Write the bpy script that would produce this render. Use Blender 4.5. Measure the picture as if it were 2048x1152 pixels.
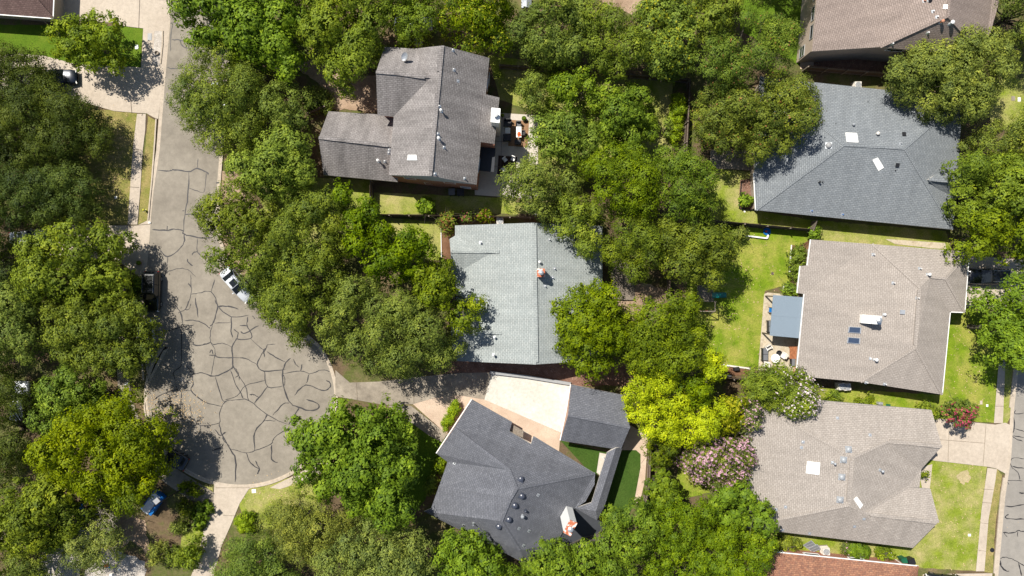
import bpy, bmesh, math, random
import numpy as np
from mathutils import Vector, Matrix
from mathutils.bvhtree import BVHTree

sc = bpy.context.scene
for o in list(bpy.data.objects):
    bpy.data.objects.remove(o)
COL = sc.collection
# ------------------------------------------------------------------ camera, sky, sun, exposure
HCAM = 83.0
cd = bpy.data.cameras.new('camera'); cam = bpy.data.objects.new('camera', cd); COL.objects.link(cam)
cam.location = (0, 0, HCAM); cam.rotation_euler = (0, 0, 0)
cd.sensor_width = 36; cd.lens = 24; cd.clip_start = 1; cd.clip_end = 2000
sc.camera = cam
SUN_EL = math.radians(55.0)
SHX, SHY = 0.70, -0.714          # direction in which shadows fall
w = bpy.data.worlds.new('World'); sc.world = w; w.use_nodes = True
nt = w.node_tree; bg = nt.nodes['Background']
sky = nt.nodes.new('ShaderNodeTexSky'); sky.sky_type = 'NISHITA'; sky.sun_disc = False
sky.sun_elevation = SUN_EL
sky.sun_rotation = math.atan2(-SHX, -SHY)
nt.links.new(sky.outputs[0], bg.inputs[0]); bg.inputs[1].default_value = 0.07
sl = bpy.data.lights.new('sun', 'SUN'); so = bpy.data.objects.new('sun', sl); COL.objects.link(so)
sl.energy = 4.9; sl.angle = math.radians(0.5); sl.color = (1.0, 0.955, 0.87)
d = Vector((SHX*math.cos(SUN_EL), SHY*math.cos(SUN_EL), -math.sin(SUN_EL)))
so.rotation_euler = d.to_track_quat('-Z', 'Y').to_euler(); so.location = (-40, 40, 60)
sc.render.engine = 'CYCLES'
sc.view_settings.view_transform = 'Standard'; sc.view_settings.look = 'None'
sc.view_settings.exposure = 0.5; sc.view_settings.gamma = 1.0
sc.cycles.max_bounces = 5; sc.cycles.transparent_max_bounces = 4
sc.render.resolution_x = 1024; sc.render.resolution_y = 576

# ------------------------------------------------------------------ helpers
F0 = 2048*24/36.0
def P(px, py, h=0.0):
    s = (HCAM-h)/F0
    return Vector(((px-1024)*s, (576-py)*s, h))
LOC = {}
def tag(o, label=None, cat=None, group=None, kind=None):
    if label: o['label'] = label
    if cat: o['category'] = cat
    if group: o['group'] = group
    if kind: o['kind'] = kind
    return o
def empty(name, loc=(0, 0, 0), rz=0.0):
    o = bpy.data.objects.new(name, None); COL.objects.link(o)
    o.location = loc; o.rotation_euler = (0, 0, rz); o.empty_display_size = 0.3
    LOC[o.name] = Vector(loc)
    return o
def link(name, me, mats, parent=None):
    for m in mats: me.materials.append(m)
    o = bpy.data.objects.new(name, me); COL.objects.link(o)
    if parent is not None: o.parent = parent
    return o
def offs(parent):
    if parent is None: return Vector((0, 0, 0))
    p = parent
    while p.parent is not None: p = p.parent
    return LOC.get(p.name, Vector((0, 0, 0)))
class MB:
    """collects shapes in world (or root) coordinates and links them as one mesh"""
    def __init__(s): s.v = []; s.f = []; s.m = []
    def add(s, vs, fs, mi=0):
        b = len(s.v); s.v += [Vector(q) for q in vs]
        for f in fs: s.f.append([b+i for i in f]); s.m.append(mi)
        return s
    def box(s, c, size, rz=0.0, mi=0, R=None, taper=1.0):
        hx, hy, hz = size[0]/2, size[1]/2, size[2]/2
        M = R if R is not None else Matrix.Rotation(rz, 3, 'Z')
        vs = []
        for k, t in ((-1, 1.0), (1, taper)):
            for x, y in ((-1, -1), (1, -1), (1, 1), (-1, 1)):
                vs.append(Vector(c)+M @ Vector((x*hx*t, y*hy*t, k*hz)))
        return s.add(vs, [(3, 2, 1, 0), (4, 5, 6, 7), (0, 1, 5, 4), (1, 2, 6, 5), (2, 3, 7, 6), (3, 0, 4, 7)], mi)
    def bar(s, a, b, w, h, mi=0):
        a = Vector(a); b = Vector(b); dr = b-a; L = dr.length
        if L < 1e-6: return s
        x = dr/L; z = Vector((0, 0, 1))
        y = z.cross(x)
        if y.length < 1e-3: y = Vector((0, 1, 0))
        y.normalize(); z = x.cross(y)
        R = Matrix((x, y, z)).transposed()
        return s.box((a+b)/2, (L, w, h), mi=mi, R=R)
    def cyl(s, a, b, r0, r1=None, n=12, mi=0, cap=True):
        if r1 is None: r1 = r0
        a = Vector(a); b = Vector(b); dr = (b-a).normalized()
        u = dr.orthogonal().normalized(); v = dr.cross(u)
        vs = []
        for c, r in ((a, r0), (b, r1)):
            for i in range(n):
                t = 2*math.pi*i/n
                vs.append(c+(u*math.cos(t)+v*math.sin(t))*r)
        fs = [(i, (i+1) % n, n+(i+1) % n, n+i) for i in range(n)]
        if cap: fs += [tuple(range(n-1, -1, -1)), tuple(range(n, 2*n))]
        return s.add(vs, fs, mi)
    def lathe(s, c, prof, n=16, mi=0):
        vs = []; fs = []
        for r, z in prof:
            for i in range(n):
                t = 2*math.pi*i/n
                vs.append(Vector(c)+Vector((r*math.cos(t), r*math.sin(t), z)))
        for k in range(len(prof)-1):
            for i in range(n):
                fs.append((k*n+i, k*n+(i+1) % n, (k+1)*n+(i+1) % n, (k+1)*n+i))
        fs.append(tuple(range(n-1, -1, -1))); fs.append(tuple((len(prof)-1)*n+i for i in range(n)))
        return s.add(vs, fs, mi)
    def prism(s, pts, z0, z1, mi=0, side=None):
        n = len(pts)
        vs = [Vector((p[0], p[1], z0)) for p in pts]+[Vector((p[0], p[1], z1)) for p in pts]
        s.add(vs, [tuple(range(n, 2*n))], mi)
        b = len(s.v)-2*n
        for i in range(n):
            s.f.append([b+i, b+(i+1) % n, b+n+(i+1) % n, b+n+i]); s.m.append(mi if side is None else side)
        return s
    def build(s, name, mats, parent=None, bevel=0, smooth=False):
        if not isinstance(mats, (list, tuple)): mats = [mats]
        of = offs(parent)
        me = bpy.data.meshes.new(name)
        me.from_pydata([tuple(q-of) for q in s.v], [], s.f)
        me.polygons.foreach_set('material_index', s.m)
        bm = bmesh.new(); bm.from_mesh(me)
        bmesh.ops.recalc_face_normals(bm, faces=bm.faces)
        if bevel: bmesh.ops.bevel(bm, geom=bm.edges[:], offset=bevel, segments=1, affect='EDGES')
        bm.to_mesh(me); bm.free()
        if smooth: me.polygons.foreach_set('use_smooth', [True]*len(me.polygons))
        me.update()
        return link(name, me, mats, parent)
def copy_tree(o, parent=None):
    c = o.copy(); COL.objects.link(c)
    if parent is not None: c.parent = parent
    for ch in list(o.children): copy_tree(ch, c)
    return c

# ------------------------------------------------------------------ materials
def newmat(name):
    m = bpy.data.materials.new(name); m.use_nodes = True
    n = m.node_tree.nodes; l = m.node_tree.links
    return m, n, l, n['Principled BSDF']
def nz(n, l, scale, detail=4, rough=0.55, vec=None, dim='3D'):
    t = n.new('ShaderNodeTexNoise'); t.inputs['Scale'].default_value = scale
    t.inputs['Detail'].default_value = detail; t.inputs['Roughness'].default_value = rough
    if vec is not None: l.new(vec, t.inputs['Vector'])
    return t.outputs['Fac']
def ramp(n, l, fac, stops):
    r = n.new('ShaderNodeValToRGB'); e = r.color_ramp.elements
    while len(e) < len(stops): e.new(0.5)
    for i, (p, c) in enumerate(stops):
        e[i].position = p; e[i].color = (c[0], c[1], c[2], 1)
    l.new(fac, r.inputs[0]); return r.outputs[0]
def mixc(n, l, a, b, fac, mode='MIX'):
    m = n.new('ShaderNodeMix'); m.data_type = 'RGBA'; m.blend_type = mode
    for sock, val in ((m.inputs[0], fac), (m.inputs[6], a), (m.inputs[7], b)):
        if hasattr(val, 'links'): l.new(val, sock)
        elif isinstance(val, (int, float)): sock.default_value = val
        else: sock.default_value = (val[0], val[1], val[2], 1)
    return m.outputs[2]
def bump(n, l, h, strength, dist, bs):
    b = n.new('ShaderNodeBump'); b.inputs['Strength'].default_value = strength
    b.inputs['Distance'].default_value = dist; l.new(h, b.inputs['Height']); l.new(b.outputs[0], bs.inputs['Normal'])
def posn(n):
    g = n.new('ShaderNodeNewGeometry'); return g.outputs['Position']
def flat(name, c, rough=0.7, metal=0.0, var=0.08, spec=0.4, coat=0.0, scale=3.0):
    m, n, l, b = newmat(name)
    f = nz(n, l, scale, 4, vec=posn(n))
    a = tuple(x*(1-var) for x in c); d2 = tuple(min(1, x*(1+var)) for x in c)
    l.new(ramp(n, l, f, [(0.3, a), (0.7, d2)]), b.inputs['Base Color'])
    b.inputs['Roughness'].default_value = rough; b.inputs['Metallic'].default_value = metal
    b.inputs['Specular IOR Level'].default_value = spec; b.inputs['Coat Weight'].default_value = coat
    return m
def ground_mat(name, stops, big=0.15, fine=6.0, rough=0.95, fs=0.35, bs_=0.4, speck=None):
    m, n, l, b = newmat(name); p = posn(n)
    f1 = nz(n, l, big, 5, 0.6, p); base = ramp(n, l, f1, stops)
    f2 = nz(n, l, fine, 6, 0.75, p)
    dk = ramp(n, l, f2, [(0.25, (1-fs,)*3), (0.75, (1+fs*0.6,)*3)])
    c = mixc(n, l, base, dk, 1.0, 'MULTIPLY')
    if speck:
        f3 = nz(n, l, speck[0], 3, 0.6, p)
        k = ramp(n, l, f3, [(speck[1], (0, 0, 0)), (speck[1]+0.06, (1, 1, 1))])
        c = mixc(n, l, c, speck[2], k)
    l.new(c, b.inputs['Base Color']); b.inputs['Roughness'].default_value = rough
    b.inputs['Specular IOR Level'].default_value = 0.15
    bump(n, l, f2, bs_, 0.05, b)
    return m
M = {}
M['soil'] = ground_mat('soil_and_litter', [(0.3, (0.075, 0.055, 0.030)), (0.46, (0.15, 0.105, 0.062)), (0.55, (0.10, 0.115, 0.030)), (0.72, (0.22, 0.155, 0.095))], 0.22, 5.0, fs=0.5)
M['dirt'] = ground_mat('bare_dirt', [(0.3, (0.26, 0.175, 0.115)), (0.7, (0.44, 0.32, 0.225))], 0.5, 6.0, fs=0.4)
def grass_mat(name, g1, g2, dry, lo, hi, scale=0.25):
    m, n, l, b = newmat(name); p = posn(n)
    g = ramp(n, l, nz(n, l, 0.8, 5, 0.65, p), [(0.3, g1), (0.7, g2)])
    k = ramp(n, l, nz(n, l, scale, 6, 0.68, p), [(lo, (0, 0, 0)), (hi, (1, 1, 1))])
    c = mixc(n, l, g, dry, k)
    f2 = nz(n, l, 7.0, 5, 0.8, p)
    c = mixc(n, l, c, ramp(n, l, f2, [(0.3, (0.5,)*3), (0.7, (1.38,)*3)]), 1.0, 'MULTIPLY')
    l.new(c, b.inputs['Base Color']); b.inputs['Roughness'].default_value = 0.95
    b.inputs['Specular IOR Level'].default_value = 0.1
    bump(n, l, f2, 0.5, 0.06, b)
    return m
M['lawn'] = grass_mat('lawn_green', (0.105, 0.175, 0.010), (0.190, 0.265, 0.016), (0.36, 0.32, 0.08), 0.42, 0.72, 0.35)
M['lawn_mixed'] = grass_mat('lawn_patchy', (0.14, 0.19, 0.018), (0.24, 0.29, 0.03), (0.40, 0.34, 0.15), 0.40, 0.70, 0.3)
M['lawn_dry'] = grass_mat('lawn_dry', (0.10, 0.135, 0.022), (0.19, 0.20, 0.035), (0.33, 0.255, 0.105), 0.32, 0.66, 0.6)
M['lawn_deep'] = grass_mat('lawn_deep', (0.075, 0.135, 0.01), (0.11, 0.18, 0.014), (0.20, 0.23, 0.03), 0.55, 0.9)
M['turf'] = grass_mat('artificial_turf', (0.038, 0.078, 0.012), (0.052, 0.098, 0.016), (0.07, 0.11, 0.022), 0.5, 0.9)
def concrete_mat(name, c1, c2, stain=0.25, fine=2.5):
    m, n, l, b = newmat(name); p = posn(n)
    base = ramp(n, l, nz(n, l, 0.25, 6, 0.62, p), [(0.3, c1), (0.7, c2)])
    f2 = nz(n, l, fine, 8, 0.75, p)
    c = mixc(n, l, base, ramp(n, l, f2, [(0.3, (1-stain,)*3), (0.65, (1.06,)*3)]), 1.0, 'MULTIPLY')
    f3 = nz(n, l, 22, 3, 0.7, p)
    c = mixc(n, l, c, ramp(n, l, f3, [(0.3, (0.9,)*3), (0.7, (1.08,)*3)]), 1.0, 'MULTIPLY')
    l.new(c, b.inputs['Base Color']); b.inputs['Roughness'].default_value = 0.9
    b.inputs['Specular IOR Level'].default_value = 0.25
    bump(n, l, f3, 0.15, 0.01, b)
    return m
M['asphalt'] = concrete_mat('aged_asphalt', (0.215, 0.188, 0.152), (0.30, 0.265, 0.215), 0.22, 1.2)
M['asphalt2'] = concrete_mat('aged_asphalt_grey', (0.245, 0.225, 0.20), (0.30, 0.275, 0.24), 0.16, 1.2)
M['concrete'] = concrete_mat('concrete_paving', (0.43, 0.36, 0.285), (0.52, 0.445, 0.36), 0.2)
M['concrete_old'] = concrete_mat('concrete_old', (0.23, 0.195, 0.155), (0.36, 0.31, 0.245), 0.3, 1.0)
M['concrete_new'] = concrete_mat('concrete_new', (0.54, 0.505, 0.435), (0.65, 0.615, 0.545), 0.24)
M['patio'] = concrete_mat('patio_slab', (0.50, 0.45, 0.38), (0.56, 0.50, 0.43), 0.12)
M['curb'] = concrete_mat('curb_concrete', (0.43, 0.36, 0.28), (0.52, 0.44, 0.35), 0.25)
M['tar'] = flat('crack_tar', (0.030, 0.028, 0.030), 0.6, var=0.3)
M['joint'] = flat('joint_dark', (0.20, 0.16, 0.12), 0.9, var=0.3)
M['pebble'] = ground_mat('pebble_bed', [(0.3, (0.47, 0.35, 0.26)), (0.7, (0.60, 0.47, 0.36))], 0.6, 14.0, fs=0.35, bs_=0.8)
M['dry_patch'] = ground_mat('worn_lawn_patch', [(0.3, (0.36, 0.30, 0.15)), (0.7, (0.46, 0.38, 0.22))], 2.0, 8.0, fs=0.4)
M['rocks'] = ground_mat('river_rock', [(0.3, (0.17, 0.09, 0.065)), (0.7, (0.27, 0.16, 0.115))], 1.2, 9.0, fs=0.6, bs_=1.0, speck=(7.0, 0.62, (0.42, 0.31, 0.25)))
M['white_rock'] = ground_mat('white_rock', [(0.3, (0.38, 0.33, 0.28)), (0.7, (0.58, 0.53, 0.47))], 1.5, 8.0, fs=0.5, bs_=1.0)
M['mulch'] = ground_mat('bark_mulch', [(0.3, (0.13, 0.065, 0.035)), (0.7, (0.22, 0.12, 0.07))], 1.0, 9.0, fs=0.55)
M['flag'] = ground_mat('flagstone', [(0.3, (0.36, 0.29, 0.20)), (0.5, (0.50, 0.43, 0.32)), (0.7, (0.43, 0.37, 0.29))], 1.4, 4.0, fs=0.3)
def shingle(name, c1, c2, c3, stain=0.12, row=0.21, wid=0.42, rough=0.85, gap=0.62, warm=None):
    m, n, l, b = newmat(name)
    uv = n.new('ShaderNodeUVMap'); uv.uv_map = 'UVMap'
    br = n.new('ShaderNodeTexBrick'); l.new(uv.outputs[0], br.inputs['Vector'])
    br.inputs['Scale'].default_value = 1.0; br.inputs['Brick Width'].default_value = wid
    br.inputs['Row Height'].default_value = row; br.inputs['Mortar Size'].default_value = row*0.16
    br.inputs['Mortar Smooth'].default_value = 0.6; br.offset = 0.5; br.inputs['Bias'].default_value = 0.0
    br.inputs['Color1'].default_value = (*c1, 1); br.inputs['Color2'].default_value = (*c2, 1)
    br.inputs['Mortar'].default_value = (*[x*gap for x in c1], 1)
    p = posn(n)
    f = nz(n, l, 2.8, 4, 0.7, uv.outputs[0])
    c = mixc(n, l, br.outputs['Color'], c3, ramp(n, l, f, [(0.45, (0, 0, 0)), (0.65, (0.75,)*3)]))
    mp = n.new('ShaderNodeMapping'); mp.inputs['Scale'].default_value = (0.9, 0.16, 1); l.new(uv.outputs[0], mp.inputs[0])
    g = nz(n, l, 0.9, 5, 0.65, mp.outputs[0])
    c = mixc(n, l, c, ramp(n, l, g, [(0.3, (1-stain,)*3), (0.7, (1+stain,)*3)]), 1.0, 'MULTIPLY')
    g2 = nz(n, l, 7.0, 3, 0.8, p)
    c = mixc(n, l, c, ramp(n, l, g2, [(0.3, (0.84,)*3), (0.7, (1.14,)*3)]), 1.0, 'MULTIPLY')
    l.new(c, b.inputs['Base Color']); b.inputs['Roughness'].default_value = rough
    b.inputs['Specular IOR Level'].default_value = 0.2
    bump(n, l, br.outputs['Fac'], 0.35, -0.02, b)
    return m
M['roofA'] = shingle('shingle_brown_grey', (0.228, 0.208, 0.200), (0.272, 0.252, 0.242), (0.160, 0.146, 0.140), 0.34, gap=0.5)
M['roofB'] = shingle('shingle_light_grey_green', (0.30, 0.325, 0.315), (0.365, 0.385, 0.37), (0.255, 0.28, 0.275), 0.12, gap=0.62)
M['roofC'] = shingle('shingle_charcoal', (0.122, 0.126, 0.142), (0.158, 0.162, 0.182), (0.092, 0.096, 0.112), 0.12, gap=0.62)
M['roofD'] = shingle('shingle_blue_grey', (0.192, 0.208, 0.220), (0.242, 0.258, 0.268), (0.158, 0.172, 0.186), 0.10, gap=0.55)
M['roofE'] = shingle('shingle_taupe', (0.330, 0.290, 0.255), (0.375, 0.331, 0.292), (0.285, 0.247, 0.215), 0.11, gap=0.66)
M['roofF'] = shingle('shingle_taupe_light', (0.335, 0.297, 0.262), (0.388, 0.345, 0.306), (0.270, 0.235, 0.205), 0.11, gap=0.66)
M['roofG'] = shingle('shingle_pinkish_brown', (0.265, 0.212, 0.185), (0.31, 0.25, 0.218), (0.225, 0.178, 0.152), 0.16, gap=0.55)
M['roofH'] = shingle('shingle_red_brown', (0.25, 0.115, 0.075), (0.36, 0.185, 0.11), (0.15, 0.085, 0.065), 0.14, gap=0.7)
M['roofI'] = shingle('shingle_dark_red', (0.15, 0.095, 0.085), (0.19, 0.125, 0.11), (0.12, 0.08, 0.07), 0.15)
def brick(name, c1, c2, mor, row=0.075, wid=0.22):
    m, n, l, b = newmat(name)
    uv = n.new('ShaderNodeUVMap'); uv.uv_map = 'UVMap'
    br = n.new('ShaderNodeTexBrick'); l.new(uv.outputs[0], br.inputs['Vector'])
    br.inputs['Scale'].default_value = 1.0; br.inputs['Brick Width'].default_value = wid
    br.inputs['Row Height'].default_value = row; br.inputs['Mortar Size'].default_value = 0.01
    br.inputs['Color1'].default_value = (*c1, 1); br.inputs['Color2'].default_value = (*c2, 1)
    br.inputs['Mortar'].default_value = (*mor, 1)
    l.new(br.outputs['Color'], b.inputs['Base Color']); b.inputs['Roughness'].default_value = 0.9
    return m
M['brick_red'] = brick('brick_red', (0.34, 0.10, 0.05), (0.42, 0.15, 0.08), (0.35, 0.27, 0.22))
M['brick_pink'] = brick('brick_pink', (0.42, 0.22, 0.15), (0.50, 0.28, 0.19), (0.45, 0.38, 0.32))
M['brick_tan'] = brick('brick_tan', (0.34, 0.26, 0.20), (0.40, 0.31, 0.24), (0.42, 0.37, 0.31))
M['siding'] = flat('siding_grey', (0.40, 0.41, 0.42), 0.7)
M['siding_tan'] = flat('siding_tan', (0.42, 0.34, 0.27), 0.7)
M['white'] = flat('white_paint', (0.78, 0.77, 0.74), 0.5, var=0.04)
M['offwhite'] = flat('offwhite_trim', (0.62, 0.58, 0.52), 0.6)
M['trimdark'] = flat('dark_trim', (0.10, 0.075, 0.06), 0.6)
M['trimgrey'] = flat('grey_trim', (0.30, 0.30, 0.30), 0.6)
M['black'] = flat('black_metal', (0.018, 0.018, 0.02), 0.45)
M['canopy_black'] = flat('black_membrane', (0.035, 0.038, 0.045), 0.8)
M['grey_cushion'] = flat('grey_cushion', (0.14, 0.145, 0.155), 0.9)
M['galv'] = flat('galvanised_metal', (0.52, 0.54, 0.56), 0.4, 0.6)
M['pvc'] = flat('white_pvc', (0.72, 0.71, 0.69), 0.5)
M['greyplastic'] = flat('grey_dome', (0.30, 0.315, 0.33), 0.35, spec=0.6)
M['darkdome'] = flat('dark_dome', (0.055, 0.062, 0.085), 0.3, spec=0.6)
M['glass'] = flat('dark_glass', (0.012, 0.015, 0.018), 0.08, spec=0.5)
M['skyglass'] = flat('skylight_glass', (0.045, 0.065, 0.11), 0.08, spec=1.0)
M['bluemetal'] = None
M['wood'] = flat('weathered_wood', (0.20, 0.165, 0.13), 0.85, var=0.3, scale=5)
M['wood_dark'] = flat('dark_fence_wood', (0.105, 0.07, 0.05), 0.85, var=0.3, scale=5)
M['wood_red'] = flat('stained_wood', (0.30, 0.115, 0.05), 0.6, var=0.3, scale=4)
M['bark'] = flat('bark', (0.085, 0.072, 0.058), 0.95, var=0.35, scale=6)
M['bark_pale'] = flat('bare_branch', (0.36, 0.31, 0.25), 0.9, var=0.25, scale=6)
M['terracotta'] = flat('terracotta', (0.48, 0.22, 0.13), 0.8)
M['teal'] = flat('teal_plastic', (0.0, 0.17, 0.17), 0.35, spec=0.5)
M['blue'] = flat('blue_plastic', (0.0, 0.12, 0.38), 0.5)
M['red'] = flat('red_plastic', (0.5, 0.04, 0.03), 0.5)
M['orange'] = flat('orange_cloth', (0.55, 0.11, 0.03), 0.8)
M['yellow'] = flat('yellow_paint', (0.5, 0.48, 0.05), 0.6)
M['green'] = flat('green_plastic', (0.01, 0.10, 0.05), 0.5)
M['rug'] = flat('brown_rug', (0.26, 0.15, 0.08), 0.95, var=0.15)
M['rug_dark'] = flat('dark_rug', (0.055, 0.035, 0.028), 0.95)
M['rubber'] = flat('tyre_rubber', (0.02, 0.02, 0.02), 0.8)
M['chrome'] = flat('bright_metal', (0.6, 0.6, 0.62), 0.2, 0.9)
M['lampglass'] = flat('lamp_lens', (0.75, 0.73, 0.68), 0.2)
M['redlens'] = flat('red_lens', (0.4, 0.02, 0.02), 0.2)
def rust_mat():
    m, n, l, b = newmat('rusty_painted_cap'); p = posn(n)
    f = nz(n, l, 2.2, 5, 0.6, p)
    l.new(ramp(n, l, f, [(0.40, (0.75, 0.70, 0.64)), (0.48, (0.42, 0.12, 0.05))]), b.inputs['Base Color'])
    b.inputs['Roughness'].default_value = 0.7
    return m
M['rust'] = rust_mat()
def corr_mat():
    m, n, l, b = newmat('blue_grey_ribbed_metal')
    b.inputs['Base Color'].default_value = (0.24, 0.295, 0.345, 1); b.inputs['Roughness'].default_value = 0.45
    b.inputs['Metallic'].default_value = 0.25
    return m
M['corr'] = corr_mat()
def car_paint(name, c):
    m, n, l, b = newmat(name)
    b.inputs['Base Color'].default_value = (*c, 1); b.inputs['Roughness'].default_value = 0.3
    b.inputs['Metallic'].default_value = 0.2; b.inputs['Coat Weight'].default_value = 1.0
    b.inputs['Coat Roughness'].default_value = 0.05
    return m
def leaf_mat(name, stops, trans=0.34, vary=True):
    m, n, l, b = newmat(name)
    at = n.new('ShaderNodeAttribute'); at.attribute_name = 'tint'
    col = ramp(n, l, at.outputs['Fac'], stops)
    if vary:
        oi = n.new('ShaderNodeObjectInfo'); hs = n.new('ShaderNodeHueSaturation')
        def mr(lo, hi, src):
            q = n.new('ShaderNodeMapRange'); q.inputs[3].default_value = lo; q.inputs[4].default_value = hi; l.new(src, q.inputs[0]); return q.outputs[0]
        l.new(mr(0.486, 0.512, oi.outputs['Random']), hs.inputs['Hue'])
        mm = n.new('ShaderNodeMath'); mm.operation = 'MULTIPLY'; mm.inputs[1].default_value = 7.31; l.new(oi.outputs['Random'], mm.inputs[0])
        fr = n.new('ShaderNodeMath'); fr.operation = 'FRACT'; l.new(mm.outputs[0], fr.inputs[0])
        l.new(mr(0.98, 1.27, fr.outputs[0]), hs.inputs['Value']); l.new(mr(1.10, 0.95, fr.outputs[0]), hs.inputs['Saturation'])
        l.new(col, hs.inputs['Color']); col = hs.outputs[0]
    l.new(col, b.inputs['Base Color']); b.inputs['Roughness'].default_value = 0.6
    b.inputs['Specular IOR Level'].default_value = 0.2
    tr = n.new('ShaderNodeBsdfTranslucent'); l.new(col, tr.inputs[0])
    mx = n.new('ShaderNodeMixShader'); mx.inputs[0].default_value = trans
    l.new(b.outputs[0], mx.inputs[1]); l.new(tr.outputs[0], mx.inputs[2])
    l.new(mx.outputs[0], n['Material Output'].inputs[0])
    return m
def lstops(c, hue=(1, 1, 1)):
    r, g, b_ = c
    return [(0.0, (r*0.36, g*0.45, b_*0.7)), (0.45, (r*0.9, g*0.95, b_)), (0.8, (r*1.35, g*1.3, b_*1.1)), (1.0, (r*2.0, g*1.75, b_*1.6))]
LEAF = {
 'dark':   dict(m=leaf_mat('leaf_dark_oak', lstops((0.092, 0.126, 0.022))), ls=0.75),
 'oak':    dict(m=leaf_mat('leaf_live_oak', lstops((0.158, 0.202, 0.024))), ls=0.8),
 'green':  dict(m=leaf_mat('leaf_mid_green', lstops((0.172, 0.226, 0.018))), ls=1.0),
 'bright': dict(m=leaf_mat('leaf_bright_green', lstops((0.182, 0.270, 0.016)), 0.34, False), ls=1.3),
 'golden': dict(m=leaf_mat('leaf_yellow_olive', lstops((0.195, 0.240, 0.014))), ls=1.0),
 'olive':  dict(m=leaf_mat('leaf_olive', lstops((0.205, 0.232, 0.036))), ls=0.8),
 'lime':   dict(m=leaf_mat('leaf_yellow_lime', lstops((0.41, 0.47, 0.008)), 0.3, False), ls=1.0),
 'hedge':  dict(m=leaf_mat('leaf_clipped_hedge', lstops((0.27, 0.36, 0.010)), 0.3, False), ls=0.6),
 'myrtle': dict(m=leaf_mat('leaf_crape_myrtle', lstops((0.16, 0.20, 0.04))), ls=0.85),
}
FLOWER = {
 'pink': leaf_mat('blossom_pink', [(0, (0.38, 0.19, 0.25)), (1, (0.64, 0.42, 0.48))], 0.2, False),
 'white': leaf_mat('blossom_pale_pink', [(0, (0.55, 0.42, 0.45)), (1, (0.80, 0.70, 0.70))], 0.2, False),
 'red': leaf_mat('blossom_magenta', [(0, (0.28, 0.02, 0.06)), (1, (0.52, 0.09, 0.15))], 0.2, False),
 'gold': leaf_mat('leaf_turned_yellow', [(0, (0.32, 0.32, 0.01)), (1, (0.46, 0.44, 0.02))], 0.25, False),
 'rustleaf': leaf_mat('leaf_rusty_dead', [(0, (0.22, 0.09, 0.03)), (1, (0.34, 0.16, 0.06))], 0.2, False),
}
# ------------------------------------------------------------------ the ground and paving
def sheet(name, pts, mat, z, holes=None, h0=0.0):
    vs = [P(x, y, 0) for x, y in pts]
    me = bpy.data.meshes.new(name)
    me.from_pydata([(v.x, v.y, z) for v in vs], [], [list(range(len(vs)))])
    bm = bmesh.new(); bm.from_mesh(me)
    for f in bm.faces:
        if f.normal.z < 0: f.normal_flip()
    bmesh.ops.triangulate(bm, faces=bm.faces[:])
    bm.to_mesh(me); bm.free()
    o = link(name, me, [mat]); o['kind'] = 'structure'
    return o
def wob(pts, amp=1.2, step=9, seed=1):
    """softens a traced outline so that lawn edges are not ruler straight"""
    rnd = random.Random(seed); out = []
    for i in range(len(pts)):
        a = pts[i]; b = pts[(i+1) % len(pts)]
        L = math.hypot(b[0]-a[0], b[1]-a[1]); k = max(1, int(L/step))
        for j in range(k):
            t = j/k
            out.append((a[0]+(b[0]-a[0])*t+(rnd.uniform(-amp, amp) if j else 0), a[1]+(b[1]-a[1])*t+(rnd.uniform(-amp, amp) if j else 0)))
    return out
me = bpy.data.meshes.new('ground'); R_ = 400
me.from_pydata([(-R_, -R_, 0), (R_, -R_, 0), (R_, R_, 0), (-R_, R_, 0)], [], [(0, 1, 2, 3)])
g = link('ground', me, [M['soil']]); g['kind'] = 'structure'

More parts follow.
